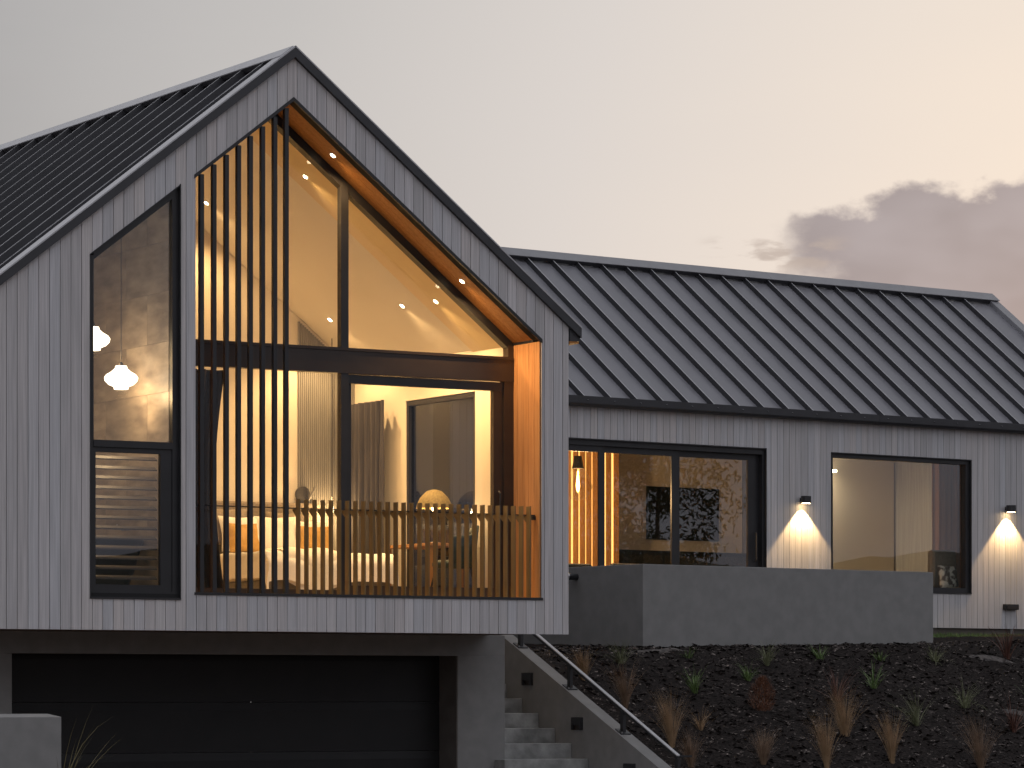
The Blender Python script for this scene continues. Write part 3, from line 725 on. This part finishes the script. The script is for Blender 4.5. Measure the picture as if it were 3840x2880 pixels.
def pillow(name, mat, c, w, h, d, rz, lean, label, cat='pillow', group='pillows on the bed'):
    m = MB(); n = 14; vs = []; fs = []
    for sgn in (1, -1):
        b0 = len(vs)
        for j in range(n + 1):
            for i in range(n + 1):
                u, v = i / n * 2 - 1, j / n * 2 - 1
                t = (max(0, (1 - u ** 4)) * max(0, (1 - v ** 4))) ** .55
                pinch = 1 - .10 * (1 - abs(u)) * abs(v) - .0
                pin2 = 1 - .10 * (1 - abs(v)) * abs(u)
                p = Vector((u * w / 2 * pin2, sgn * d / 2 * t + .012 * noise.noise(Vector((u * 2 + c[0] * 9, v * 2, sgn))) * t, v * h / 2 * pinch))
                p.rotate(__import__('mathutils').Euler((lean, 0, rz))); vs.append(Vector(c) + p)
        fs += [[b0 + j * (n + 1) + i, b0 + j * (n + 1) + i + 1, b0 + (j + 1) * (n + 1) + i + 1, b0 + (j + 1) * (n + 1) + i][::sgn] for j in range(n) for i in range(n)]
    m.add(vs, fs); o = m.build(name, mat, smooth=True); tag(o, label, cat, group); return o
pillow('pillow', 'headboard', (-2.52, 4.62, 4.02), .66, .52, .16, .03, -.14, 'brown grey pillow leaning highest against the left headboard')
pillow('pillow', 'headboard', (-1.58, 4.62, 4.00), .66, .50, .16, -.03, -.14, 'brown grey pillow leaning highest against the right headboard')
pillow('pillow', 'linen_white', (-2.40, 4.46, 3.92), .62, .50, .17, .05, -.22, 'white pillow behind the left tan cushion')
pillow('pillow', 'linen_white', (-1.88, 4.42, 3.92), .60, .52, .17, -.16, -.22, 'white pillow standing in the middle of the bed')
pillow('pillow', 'linen_white', (-1.40, 4.46, 3.90), .60, .48, .17, -.05, -.22, 'white pillow behind the right tan cushion')
pillow('cushion', 'tan_cushion', (-2.46, 4.24, 3.86), .50, .42, .17, .12, -.28, 'mustard tan cushion on the left half of the bed', 'cushion', 'tan cushions on the bed')
pillow('cushion', 'tan_cushion', (-1.36, 4.26, 3.86), .50, .40, .17, -.12, -.28, 'mustard tan cushion on the right half of the bed', 'cushion', 'tan cushions on the bed')
def drape(name, mat, p0, p1, z0, z1, folds, amp, label, gather=None):
    a, b = Vector(p0), Vector(p1); d = (b - a); nrm = Vector((-d.y, d.x, 0)).normalized(); nu, nv = folds * 8, 14
    def f(u, v):
        w = math.sin(u * folds * 2 * math.pi) * amp + .35 * amp * math.sin(u * folds * 4.6 + 1.3)
        uu = u
        if gather: uu = u * (1 - gather * math.sin(math.pi * (1 - v)) * .5)
        w *= .75 + .5 * noise.noise(Vector((u * 5, v * 2, amp * 99)))
        p = a + d * uu + nrm * w
        return (p.x, p.y, z0 + (z1 - z0) * v)
    o = cloth_grid(name, mat, f, nu, nv, None); tag(o, label, 'curtain'); return o
drape('curtain', 'curtain_grey', (-.62, 3.68, 0), (-.62, 4.74, 0), 3.0, 5.74, 7, .055, 'grey blue curtain hanging at the bedroom side window')
drape('curtain', 'curtain_brown', (-5.10, .98, 0), (-4.36, .98, 0), 3.0, 5.75, 6, .06, 'dark brown curtain gathered behind the left fins', .35)
# bedside pendant, reading lamp
pd = empty('pendant_light', (-.95, 4.57, 4.2), 'small glass pendant hanging before the fluted bedroom panel', 'pendant light')
MB().tube([(-.95, 4.57, roofz(-.95, .67)), (-.95, 4.57, 4.47)], .006).build('cord', 'black_alu', pd)
MB().lathe((-.95, 4.57, 4.21), [(.02, .26), (.035, .245), (.10, .16), (.125, .09), (.11, .02), (.07, -.01)], cap=False).build('shade', 'glass_bulb', pd, smooth=True)
MB().lathe((-.95, 4.57, 4.27), [(.012, .06), (.028, .03), (.030, 0), (.012, -.03)], 12).build('bulb', 'bulb_warm', pd, smooth=True)
light('POINT', (-.95, 4.57, 4.20), 26, WARM, pd, .04)
rl = empty('reading_lamp', (-1.25, 4.83, 4.4), 'grey disc reading lamp fixed beside the fluted panel', 'wall lamp')
m = MB(); c0 = (-1.27, 4.81, 4.50); m.hexa([(c0[0] + .11 * math.cos(k * math.pi / 10), 4.832, c0[2] + .11 * math.sin(k * math.pi / 10)) for k in range(20)], [(c0[0] + .11 * math.cos(k * math.pi / 10), 4.80, c0[2] + .11 * math.sin(k * math.pi / 10)) for k in range(20)]); m.build('disc', 'dark_fabric', rl)
MB().tube([(-1.20, 4.78, 4.42), (-1.14, 4.72, 4.60)], .018).build('arm', 'steel', rl)
# desk, lamp, chair
ds = empty('desk', (-.75, 2.3, 2.99), 'slim timber desk set along the bedroom side wall', 'desk')
MB().box(-1.02, -.47, 1.75, 2.95, 3.70, 3.74).build('top', 'wood_batten', ds, bevel=.004)
for x, y in ((-.98, 1.80), (-.52, 1.80), (-.98, 2.90), (-.52, 2.90)): MB().box(x - .02, x + .02, y - .02, y + .02, 2.99, 3.70).build('leg', 'wood_batten', ds)
tl = empty('table_lamp', (-.70, 2.2, 3.74), 'woven dome table lamp glowing on the desk', 'lamp')
MB().lathe((-.70, 2.2, 4.21), [(.235, .0), (.225, .06), (.185, .14), (.10, .225), (.03, .245)], 28, cap=False).build('shade', 'rattan', tl, smooth=True)
MB().lathe((-.70, 2.2, 3.742), [(.09, 0), (.09, .02), (.015, .04), (.012, .47)], 16).build('stand', 'black_alu', tl)
MB().lathe((-.70, 2.2, 4.20), [(.012, .07), (.035, .03), (.036, 0), (.012, -.035)], 12).build('bulb', 'bulb_warm', tl, smooth=True)
light('POINT', (-.70, 2.2, 4.15), 30, WARM, tl, .05)
ch = empty('chair', (-.85, 1.45, 2.99), 'dark green velvet chair with a curved back at the desk', 'chair')
def chairback(u, v):
    a = R(-35) + u * R(150); r = .29 + .05 * v
    return (-.85 + r * math.sin(a), 1.45 - r * math.cos(a) * .95, 3.46 + v * (.34 + .16 * math.exp(-((u - .75) / .28) ** 2)))
o = cloth_grid('backrest', 'green_velvet', chairback, 24, 8, ch); sm = o.modifiers.new('solid', 'SOLIDIFY'); sm.thickness = .05
MB().lathe((-.85, 1.45, 3.40), [(.24, 0), (.27, .03), (.27, .07), (.22, .10)], 20).build('seat', 'green_velvet', ch, smooth=True)
for x, y in ((-1, -1), (1, -1), (-1, 1), (1, 1)): MB().tube([(-.85 + x * .16, 1.45 + y * .16, 3.40), (-.85 + x * .24, 1.45 + y * .24, 2.99)], .014).build('leg', 'black_alu', ch)

# ---------------------------------------------------------------- bathroom
def bath_pendant(x, y, z0, zt, label):
    t = empty('pendant_light', (x, y, z0), label, 'pendant light', 'white glass pendants of the bathroom')
    h = .28
    MB().lathe((x, y, z0), [(.085, 0), (.09, .03), (.15, .055), (.195, .10), (.203, .14), (.18, .175), (.12, .21), (.075, .25), (.068, h)], 32).build('shade', 'pendant_glow', t, smooth=True)
    MB().tube([(x, y, z0 + h), (x, y, roofz(x, .665))], .005).build('cord', 'black_alu', t)
    MB().lathe((x, y, z0 + h), [(.03, 0), (.025, .03), (.006, .05)], 12).build('cap', 'black_alu', t)
    light('POINT', (x, y, z0 - .06), 24, (1, .66, .32), t, .08)
bath_pendant(-5.83, .80, 5.44, 8, 'white onion shaped glass pendant hanging centrally in the tall window')
bath_pendant(-6.15, .90, 5.90, 8, 'higher white onion shaped pendant cut by the tall window frame')
tb = empty('bathtub', (-6.3, 1.0, 2.99), 'black freestanding bathtub behind the louvre blades', 'bathtub')
m = MB(); vs = []; fs = []; n = 32
for k, (sx, z) in enumerate(((.62, 0), (.74, .05), (.86, .30), (.96, .58), (1.0, .64), (.96, .645), (.92, .60), (.80, .30), (.60, .12))):
    for i in range(n):
        a = i * 2 * math.pi / n; vs.append((-6.28 + .80 * sx * math.copysign(abs(math.cos(a)) ** .8, math.cos(a)), .98 + .40 * sx * math.copysign(abs(math.sin(a)) ** .8, math.sin(a)), 2.992 + z))
    if k: fs += [[(k - 1) * n + i, (k - 1) * n + (i + 1) % n, k * n + (i + 1) % n, k * n + i] for i in range(n)]
fs += [list(range(n))[::-1], [8 * n + i for i in range(n)]]
m.add(vs, fs); m.build('shell', 'black_gloss', tb, smooth=True)
lv = empty('louvre_shutter', (-6.1, .2, 3.05), 'bronze louvre shutter blades inside the lower tall window', 'louvre')
for k in range(13):
    z = 4.575 - k * .1175
    MB().hexa([(-6.52, .15, z - .030), (-6.52, .215, z + .010), (-6.52, .215, z + .020), (-6.52, .15, z - .018)], [(-5.66, .15, z - .030), (-5.66, .215, z + .010), (-5.66, .215, z + .020), (-5.66, .15, z - .018)]).build('blade', 'louvre_brown', lv)
tp = empty('wall_tap', (-5.50, 1.3, 3.75), 'small brass tap on the bathroom tile wall', 'tap')
MB().tube([(-5.482, 1.30, 3.78), (-5.60, 1.30, 3.78), (-5.64, 1.30, 3.80), (-5.66, 1.30, 3.84)], .012).build('spout', 'steel', tp)
MB().tube([(-5.482, 1.42, 3.80), (-5.52, 1.42, 3.80)], .02).build('handle', 'steel', tp)

# ---------------------------------------------------------------- rooms of the wing
def wthing(name, u, v, z, label, cat, group=None): return empty(name, Wg(u, v, z), label, cat, group)
tv = wthing('television', 4.18, 4.46, 4.5, 'wide black television mounted on the living room wall', 'television')
MB(Wg).box(3.36, 5.0, 4.44, 4.495, 4.50, 5.43).build('body', 'black_alu', tv, bevel=.004)
MB(Wg).box(3.375, 4.985, 4.436, 4.4395, 4.515, 5.415).build('screen', 'black_gloss', tv)
mu = wthing('media_unit', 3.9, 4.2, FZ, 'long dark media unit below the television', 'cabinet')
MB(Wg).box(2.3, 5.5, 4.05, 4.49, FZ, 4.28).build('body', 'black_gloss', mu)
for a in (2.35, 3.41, 4.47): MB(Wg).box(a, a + 1.0, 4.035, 4.048, FZ + .08, 4.2).build('drawer_front', 'dark_fabric', mu)
bs = wthing('batten_screen', 1.0, 3.0, FZ, 'warm lit vertical timber batten screen behind the sliding door', 'screen')
for u in (.02, .16, .33, .49, .635, .77, .905, 1.195, 1.36):
    MB(Wg).box(u + .030, u + .14, 2.955, 3.02, FZ, 6.2).build('batten', 'wood_batten', bs)
    MB(Wg).box(u, u + .024, 2.962, 2.985, FZ, 6.2).build('led_strip', 'led_strip', bs)
MB(Wg).box(0.0, 1.56, 3.08, 3.12, FZ, 6.2).build('back_panel', 'wood_batten', bs)
fb = wthing('filament_pendant', -.77, 1.2, 5.0, 'clear globe pendant with glowing filament at the wing door', 'pendant light')
MB(Wg).tube([(-.77, 1.2, 6.22), (-.77, 1.2, 5.62)], .007).build('cord', 'black_alu', fb)
MB(Wg).lathe((-.77, 1.2, 5.42), [(.10, 0), (.085, .06), (.065, .16), (.06, .20)], 20).build('holder', 'black_alu', fb)
MB(Wg).lathe((-.77, 1.2, 5.13), [(.03, -.232), (.13, -.20), (.21, -.10), (.235, 0), (.20, .13), (.13, .24), (.09, .30)], 28, cap=False).build('globe', 'glass_bulb', fb, smooth=True)
MB(Wg).lathe((-.77, 1.2, 5.14), [(.008, .24), (.018, .12), (.030, .0), (.018, -.08), (.006, -.10)], 10).build('filament', 'filament', fb, smooth=True)
light('POINT', tuple(Wg(-.77, 1.2, 4.98)), 210, (1, .62, .30), fb, .05)
so = wthing('sofa', 0, 1.2, FZ, 'dark low sofa whose back just clears the grey parapet', 'sofa')
MB(Wg).box(-2.2, -.9, .75, 1.6, FZ, 3.40).build('seat', 'dark_fabric', so, bevel=.05)
MB(Wg).box(-2.2, -.9, .62, .80, FZ, 3.86).build('backrest', 'dark_fabric', so, bevel=.06)
s2 = wthing('armchair', .2, .9, FZ, 'dark armchair behind the parapet left of the door mullion', 'armchair')
MB(Wg).box(-.55, .15, .7, 1.4, FZ, 3.42).build('seat', 'dark_fabric', s2, bevel=.05)
MB(Wg).box(-.55, .15, .58, .72, FZ, 3.88).build('backrest', 'dark_fabric', s2, bevel=.06)
c0 = Wg(.42, .95, 3.70); pillow('cushion', 'tan_cushion', tuple(c0), .42, .34, .13, BW, -.2, 'tan cushion tip showing above the parapet below the wing door', 'cushion', None)
# room behind the picture window
o = drape('curtain', 'curtain_peach', tuple(Wg(6.95, 1.0, 0))[:2] + (0,), tuple(Wg(8.3, 1.0, 0))[:2] + (0,), FZ, 6.2, 9, .05, 'peach curtain filling the right of the picture window')
ac = wthing('armchair', 7.1, .6, FZ, 'pale brown armchair behind the right of the picture window', 'armchair')
MB(Wg).box(6.75, 7.55, .35, .95, FZ, 3.62).build('seat', 'headboard', ac, bevel=.05)
MB(Wg).box(6.75, 7.35, .80, .95, 3.62, 4.28).build('backrest', 'headboard', ac, bevel=.06)
c0 = Wg(6.88, .55, 3.80); pillow('cushion', 'cushion_print', tuple(c0), .44, .42, .15, BW, -.2, 'black and white printed cushion low in the picture window', 'cushion', None)
bw2 = wthing('inner_wall_light', 6.95, 4.9, 4.7, 'wall lamp lighting yellow boards seen through the picture window', 'wall light')
def lamp_body(T, u, v, z, parent, r=.085, h=.115):
    MB(T).lathe((u, v, z), [(r, 0), (r, h)], 28).build('body', 'black_alu', parent)
    MB(T).box(u - .035, u + .035, v, v + .14, z + .03, z + .09).build('mount', 'black_alu', parent)
    MB(T).lathe((u, v, z - .006), [(r * .8, 0), (r * .8, .004)], 24).build('lens', 'bulb_warm', parent)
iw = MB(Wg)
for k in range(13): MB(Wg).box(5.62 + k * .135, 5.62 + k * .135 + .127, 4.98, 5.0, FZ, 6.2).build('inner_board', 'cladding', house)
MB(Wg).box(5.62, 7.38, 5.001, 5.05, FZ, 6.2).build('far_room_wall', 'batten_back', house)
lamp_body(Wg, 6.93, 4.86, 4.74, bw2)
light('SPOT', tuple(Wg(6.93, 4.87, 4.72)), 90, (1, .66, .22), bw2, .03, R(86), .25, tuple(rot(Vector((0, .12, -1)))))
cp = wthing('ceiling_light', 8.3, 6.2, 5.95, 'flat bright ceiling light glimpsed at the top of the picture window', 'ceiling light')
MB(Wg).box(7.7, 8.9, 5.6, 5.95, 5.94, 5.985).build('panel', 'panel_glow', cp)
MB(Wg).box(7.7, 8.9, 5.6, 5.95, 5.986, 6.0).build('frame', 'paint_ceiling', cp)
for q in (7.8, 8.8): MB(Wg).tube([(q, 5.78, 6.0), (q, 5.78, 6.22)], .006).build('hanger', 'black_alu', cp)
# wall lamps outside
for u, lab in ((2.985, 'cylinder wall lamp on the cladding between door and picture window'), (7.745, 'cylinder wall lamp on the cladding right of the picture window')):
    t = wthing('wall_light', u, -.11, 4.92, lab, 'wall light', 'wall lamps of the wing')
    lamp_body(Wg, u, -.115, 4.925, t)
    light('SPOT', tuple(Wg(u, -.115, 4.905)), 190, (1, .64, .28), t, .028, R(88), .22, tuple(rot(Vector((0, .10, -1)))))
bx = wthing('outlet_box', 7.81, -.04, 3.23, 'small black box on the cladding below the right wall lamp', 'outlet box')
MB(Wg).box(7.65, 7.97, -.085, -.004, 3.235, 3.33).build('box', 'black_alu', bx, bevel=.006)
MB(Wg).box(7.67, 7.95, -.10, -.087, 3.25, 3.30).build('cover', 'bronze_alu', bx)
dp = wthing('waste_pipe', 7.85, -.05, 2.6, 'short pale pipe rising from the lawn under the outlet box', 'pipe')
MB(Wg).tube([(7.83, -.05, 2.6), (7.83, -.05, 2.90)], .028).build('pipe', 'concrete', dp)

# ---------------------------------------------------------------- parapet, stair, walls
pp = empty('parapet_wall', Wg(0, -3.2, 2.3), 'plastered grey parapet wall standing before the side wing', 'wall')
PT = 3.70
prof = [(-3.02, -3.2), (2.905, -3.2), (2.905, -.03), (2.705, -.03), (2.705, -3.0), (-2.82, -3.0), (-2.82, -.03), (-3.02, -.03)]
m = MB(Wg); m.hexa([(u, v, 1.9) for u, v in prof], [(u, v, PT) for u, v in prof]); m.build('wall', 'plaster', pp, bevel=.008)
m = MB(Wg); m.box(-2.82, 2.705, -3.0, -.0, 2.6, 2.93); tag(m.build('terrace', 'concrete'), kind='structure')
spt = wthing('overflow_spout', -3.05, -1.6, 3.52, 'short black overflow spout on the parapet return', 'spout')
MB(Wg).tube([(-3.0, -1.62, 3.55), (-3.10, -1.62, 3.55), (-3.20, -1.62, 3.555)], .05, 14).build('pipe', 'black_alu', spt)
MB(Wg).tube([(-3.195, -1.62, 3.555), (-3.23, -1.62, 3.556)], .058, 14).build('cap', 'steel', spt)
sw2 = empty('stair_wall', (1.5, 2, 0), 'plastered sloping wall along the concrete steps', 'wall')
def swt(y): return 2.547 + .4458 * (y - 3.90)
m = MB(); m.yz([(-1.81, 0), (-1.81, swt(-1.81)), (4.9, swt(4.9)), (6.0, 3.0), (6.0, 0)], 1.40, 1.60); m.build('wall', 'plaster', sw2, bevel=.006)
st = empty('staircase', (.83, 2, 0), 'flight of rough concrete steps rising beside the garage', 'staircase')
k = 0
for i in range(-5, 10):
    yf = 1.74 + (9 - 5 - i) * 0 + (i) * .4225; zt = .92 + i * .20
    if zt < .05 or zt > 3.05: continue
    MB().box(.262 if yf > 2.0 else .10, 1.398, yf, yf + .4225 + .02, max(zt - .75, 0), zt).build('step', 'concrete', st, bevel=.008)
rr = empty('stair_railing', (1.5, 1.5, 1.0), 'black steel handrail on the sloping stair wall', 'railing')
def rz(y): return .999 + (y + .257) * (2.575 - .999) / (3.163 + .257)
m = MB(); m.yz([(-.257, rz(-.257)), (4.2, rz(4.2)), (4.2, rz(4.2) - .014), (-.257, rz(-.257) - .014)], 1.475, 1.525); m.build('handrail', 'flashing_lit', rr)  # light on top of the black bar is put into this pale colour
m = MB(); m.yz([(-.25, rz(-.25) - .016), (4.2, rz(4.2) - .016), (4.2, rz(4.2) - .055), (-.25, rz(-.25) - .055)], 1.482, 1.518); m.build('rail_web', 'black_alu', rr)
MB().box(1.52, 1.70, -.27, -.235, rz(-.257) - .03, rz(-.257) - .004).build('rail_return', 'black_alu', rr)
for y in (3.655, 2.369, 1.054, -.235):
    zb = swt(y)
    p = MB().box(1.478, 1.522, y - .035, y + .035, zb - .02, rz(y) - .05).build('post', 'black_alu', rr)
    MB().yz([(y - .075, swt(y - .075) + .002), (y + .075, swt(y + .075) + .002), (y + .075, swt(y + .075) + .016), (y - .075, swt(y - .075) + .016)], 1.425, 1.575).build('base_plate', 'black_alu', p)
    MB().tube([(1.445, y - .055, swt(y - .055) + .01), (1.445, y - .055, swt(y - .055) + .03)], .010, 8).build('bolt', 'steel', p)
for (y, z), lab in (((3.275, 1.985), 'unlit black step light highest on the stair wall'), ((1.995, 1.385), 'unlit black step light midway down the stair wall'), ((.71, .79), 'unlit black step light lowest on the stair wall')):
    t = empty('step_light', (1.38, y, z), lab, 'step light', 'step lights on the stair wall')
    MB().box(1.352, 1.398, y - .115, y + .115, z - .02, z + .085).box(1.352, 1.398, y - .115, y - .085, z - .085, z - .02).box(1.352, 1.398, y + .085, y + .115, z - .085, z - .02).build('hood', 'black_alu', t)
    MB().box(1.384, 1.397, y - .085, y + .085, z - .085, z - .02).build('lens', 'bronze_alu', t)
gwall = empty('garden_wall', (-9, -1.8, 0), 'low grey plastered wall end in front of the garage door', 'wall')
m = MB(); m.hexa([(-14, -2.0, 0), (-7.84, -2.0, 0), (-7.84, -2.0, 1.532), (-14, -2.0, 1.532)], [(-14, -1.62, 0), (-7.84, -1.62, 0), (-7.84, -1.62, 1.565), (-14, -1.62, 1.565)]); m.build('wall', 'plaster', gwall, bevel=.006)

# ---------------------------------------------------------------- plants
def blade(m, p, az, lean, L, w, droop, segs=5, twist=0.):
    d = Vector((math.cos(az), math.sin(az), 0)); sd = Vector((-math.sin(az + twist), math.cos(az + twist), 0)); pts = []
    ang = lean; q = Vector(p); st_ = L / segs
    vs = []
    for i in range(segs + 1):
        t = i / segs; ww = w * (1 - t ** 1.6) * (.7 + .6 * min(1, t * 4) * .5)
        if i == segs: vs.append(q.copy())
        else: vs += [q - sd * ww / 2, q + sd * ww / 2]
        q = q + (d * math.sin(ang) + Vector((0, 0, 1)) * math.cos(ang)) * st_
        ang += droop / segs
    fs = [[2 * i, 2 * i + 1, 2 * i + 3, 2 * i + 2] for i in range(segs - 1)] + [[2 * segs - 2, 2 * segs - 1, 2 * segs]]
    m.add(vs, fs)
def grass_plant(name, kind, x, y, h, label, lean_az=None, seed=0, wide=1., z=None, cat='plant'):
    random.seed(1000 + seed)
    m = MB(); z = terrain(x, y) + bumps(x, y) - .01 if z is None else z
    spec = {'green': (46, .011, .95, 1.6, 'leaf_green', .2), 'pale': (110, .006, 1.05, 1.9, 'leaf_pale', .3), 'tan': (300, .0042, .42, .75, 'leaf_tan', .25), 'tand': (230, .0042, .55, .9, 'leaf_tan_dark', .3),
            'flax': (40, .017, .75, .9, 'leaf_red', .25), 'spiky': (60, .006, 1.0, 1.0, 'leaf_tan', .25), 'olive': (26, .012, .8, 1.2, 'leaf_olive', .3), 'dry': (36, .008, 1.1, 2.2, 'leaf_dry', .4)}[kind]
    n_, w, sp, dr_, mat_, rb = spec
    for i in range(n_):
        az = random.random() * 6.283; le = abs(random.gauss(0, .5)) * sp * wide
        if lean_az is not None and random.random() < .6: az = lean_az + random.gauss(0, .6)
        L = h * random.uniform(.75, 1.5); r0 = random.random() * .045 * wide
        blade(m, (r0 * math.cos(az), r0 * math.sin(az), 0), az, le, L, w * random.uniform(.7, 1.3), dr_ * random.uniform(.2, 1.1), twist=random.gauss(0, .5))
    o = m.build(name, mat_); o.location = (x, y, z)
    tag(o, label, cat, 'plants on the mulch bank' if y > -1 and x > 1.7 else None); return o
cl = R(180)
P_ = [
 ('strap_plant', 'pale', 5.10, 7.6, .55, 'pale strap leaved plant half hidden behind the gable corner', None, 1.0),
 ('grass_tussock', 'pale', 3.303, 3.894, .40, 'pale tussock with trailing blades nearest the parapet corner', cl, 1.3),
 ('grass_tussock', 'tan', 2.251, 3.209, .37, 'small tan tussock just above the upper handrail', cl, 1.0),
 ('grass_tussock', 'tand', 2.367, 2.322, .55, 'brown feathery tussock right of the middle handrail post', cl, .8),
 ('grass_tussock', 'tan', 2.344, 1.157, .62, 'big tan feathery tussock above the foot of the handrail', cl, .8),
 ('grass_tussock', 'spiky', 3.238, 1.81, .30, 'small spiky tan tuft right of the big handrail tussock', None, 1.0),
 ('grass_clump', 'green', 4.752, 4.377, .17, 'tiny green clump just below the left end of the parapet', None, 1.5),
 ('grass_clump', 'green', 3.976, 3.047, .37, 'bright green upright clump alone in the left middle of the bank', None, .9),
 ('grass_tussock', 'pale', 6.139, 4.371, .34, 'upright pale green tuft against the middle of the parapet foot', None, .7),
 ('grass_clump', 'green', 5.321, 3.684, .27, 'green clump just above the round rust bush', None, 1.1),
 ('grass_tussock', 'tand', 2.23, .526, .42, 'brown tussock leaning left at the very foot of the handrail', cl, .8),
 ('grass_tussock', 'tand', 3.54, .765, .42, 'brown tussock at the bottom edge below the rust bush', None, 1.0),
 ('grass_clump', 'green', 7.385, 4.765, .25, 'green clump below the parapet, second from its right end group', None, 1.3),
 ('grass_clump', 'green', 8.697, 5.038, .20, 'low arching green clump below the right half of the parapet', None, 1.6),
 ('grass_clump', 'pale', 9.865, 5.187, .28, 'pale green clump at the right end of the parapet', None, 1.6),
 ('flax_bush', 'flax', 11.59, 5.573, .48, 'dark red flax in front of the lawn at the right edge', None, 1.0),
 ('grass_clump', 'green', 7.67, 3.835, .36, 'bright green clump in the middle of the bank', None, 1.2),
 ('flax_bush', 'flax', 6.53, 3.191, .50, 'dark red flax just above the large tan tussocks', None, 1.2),
 ('grass_tussock', 'tan', 5.78, 1.961, .58, 'pale tan tussock sweeping left under the red flax', cl, 1.3),
 ('grass_tussock', 'tan', 4.66, .861, .62, 'tan feathery tussock at the bottom edge, left of centre of the bank', cl, .75),
 ('grass_tussock', 'tan', 6.047, 1.229, .58, 'tan feathery tussock standing alone near the bottom middle', cl, .7),
 ('grass_tussock', 'pale', 7.504, 2.558, .46, 'grey green wispy tussock right of the middle of the bank', cl, .9),
 ('grass_tussock', 'pale', 9.038, 3.409, .44, 'wide grey green tussock on the right of the bank', None, 1.4),
 ('grass_tussock', 'tand', 7.603, 1.226, .66, 'tall brown feathery tussock at the bottom right of the bank', cl, .9),
 ('flax_bush', 'flax', 9.37, 2.695, .46, 'dark red flax at the right edge halfway down the bank', None, 1.0),
 ('grass_clump', 'green', 10.78, 4.06, .22, 'small green clump cut by the right picture edge', None, 1.2),
]
for i, (nm, kd, x, y, h, lab, la, wd_) in enumerate(P_): grass_plant(nm, kd, x, y, h, lab, la, i, wd_)
random.seed(5)
m = MB()                             # round rust coloured bush
for i in range(1500):
    a = random.random() * 6.283; t = random.random(); rr_ = .20 * math.sin(math.pi * min(1, .22 + .72 * t)) * random.uniform(.3, 1.05) ** .5
    p = Vector((rr_ * math.cos(a), rr_ * math.sin(a), .03 + t * .46))
    L = random.uniform(.03, .085); d = Vector((math.cos(a) * .6, math.sin(a) * .6, random.uniform(.3, 1.3))).normalized() * L; s_ = Vector((-math.sin(a), math.cos(a), 0)) * .004
    m.add([p - s_, p + s_, p + d], [[0, 1, 2]])
o = m.build('rust_bush', 'leaf_rust'); o.location = (4.789, 2.569, terrain(4.789, 2.569) - .01); tag(o, 'round rust red bush in the left middle of the bank', 'bush', 'plants on the mulch bank')
grass_plant('foreground_grass', 'olive', -8.95, -4.5, .85, 'blurred olive grass blades at the lower left corner', R(10), 60, 1.0, .55)
grass_plant('dry_plant', 'dry', -6.75, -4.0, .32, 'small dry reddish plant right beside the garden wall end', None, 61, 1.0, .55)
grass_plant('dry_plant', 'dry', -5.35, -4.0, .40, 'withered curling reddish plant at the bottom edge before the garage', None, 62, 1.3, .55)
m = MB(); m.box(-14, 1.2, -5.2, -3.2, 0.005, .56); tag(m.build('planter_bed', 'mulch'), kind='structure')

# trees opposite the house that the panes mirror
def tree(x, y, h, r, lab, seed):
    random.seed(seed); t = empty('tree', (x, y, 0), lab, 'tree', 'trees mirrored in the panes')
    MB().tube([(x, y, 0), (x + .1, y, h * .4), (x, y + .1, h * .85)], .22, 8, .06).build('trunk', 'bark', t)
    m = MB()
    cls = [(Vector((random.gauss(0, r * .42), random.gauss(0, r * .42), h * random.uniform(.35, 1.0))), r * random.uniform(.25, .5)) for _ in range(26)]
    for c_, rr2 in cls:
        for k in range(330):
            p = c_ + Vector((random.gauss(0, 1), random.gauss(0, 1), random.gauss(0, .8))) * rr2 * .55
            a = Vector((random.gauss(0, 1), random.gauss(0, 1), random.gauss(0, 1))).normalized() * .11; b = a.orthogonal().normalized() * .08
            m.add([Vector((x, y, 0)) + p - a, Vector((x, y, 0)) + p + b, Vector((x, y, 0)) + p + a], [[0, 1, 2]])
    m.build('crown', 'tree_leaf', t)
tree(44.5, -33, 11.5, 3.6, 'tall dark tree mirrored in the left of the wing door', 31)
tree(49, -31, 10.2, 2.6, 'slimmer dark tree mirrored in the right of the wing door', 32)
tree(52, -41, 8.2, 3.4, 'low bushy tree mirrored low in the wing door', 33)
for q in list(bpy.data.objects):
    if q.type == 'EMPTY' and 'label' not in q and q.parent is None: print('unlabelled', q.name)
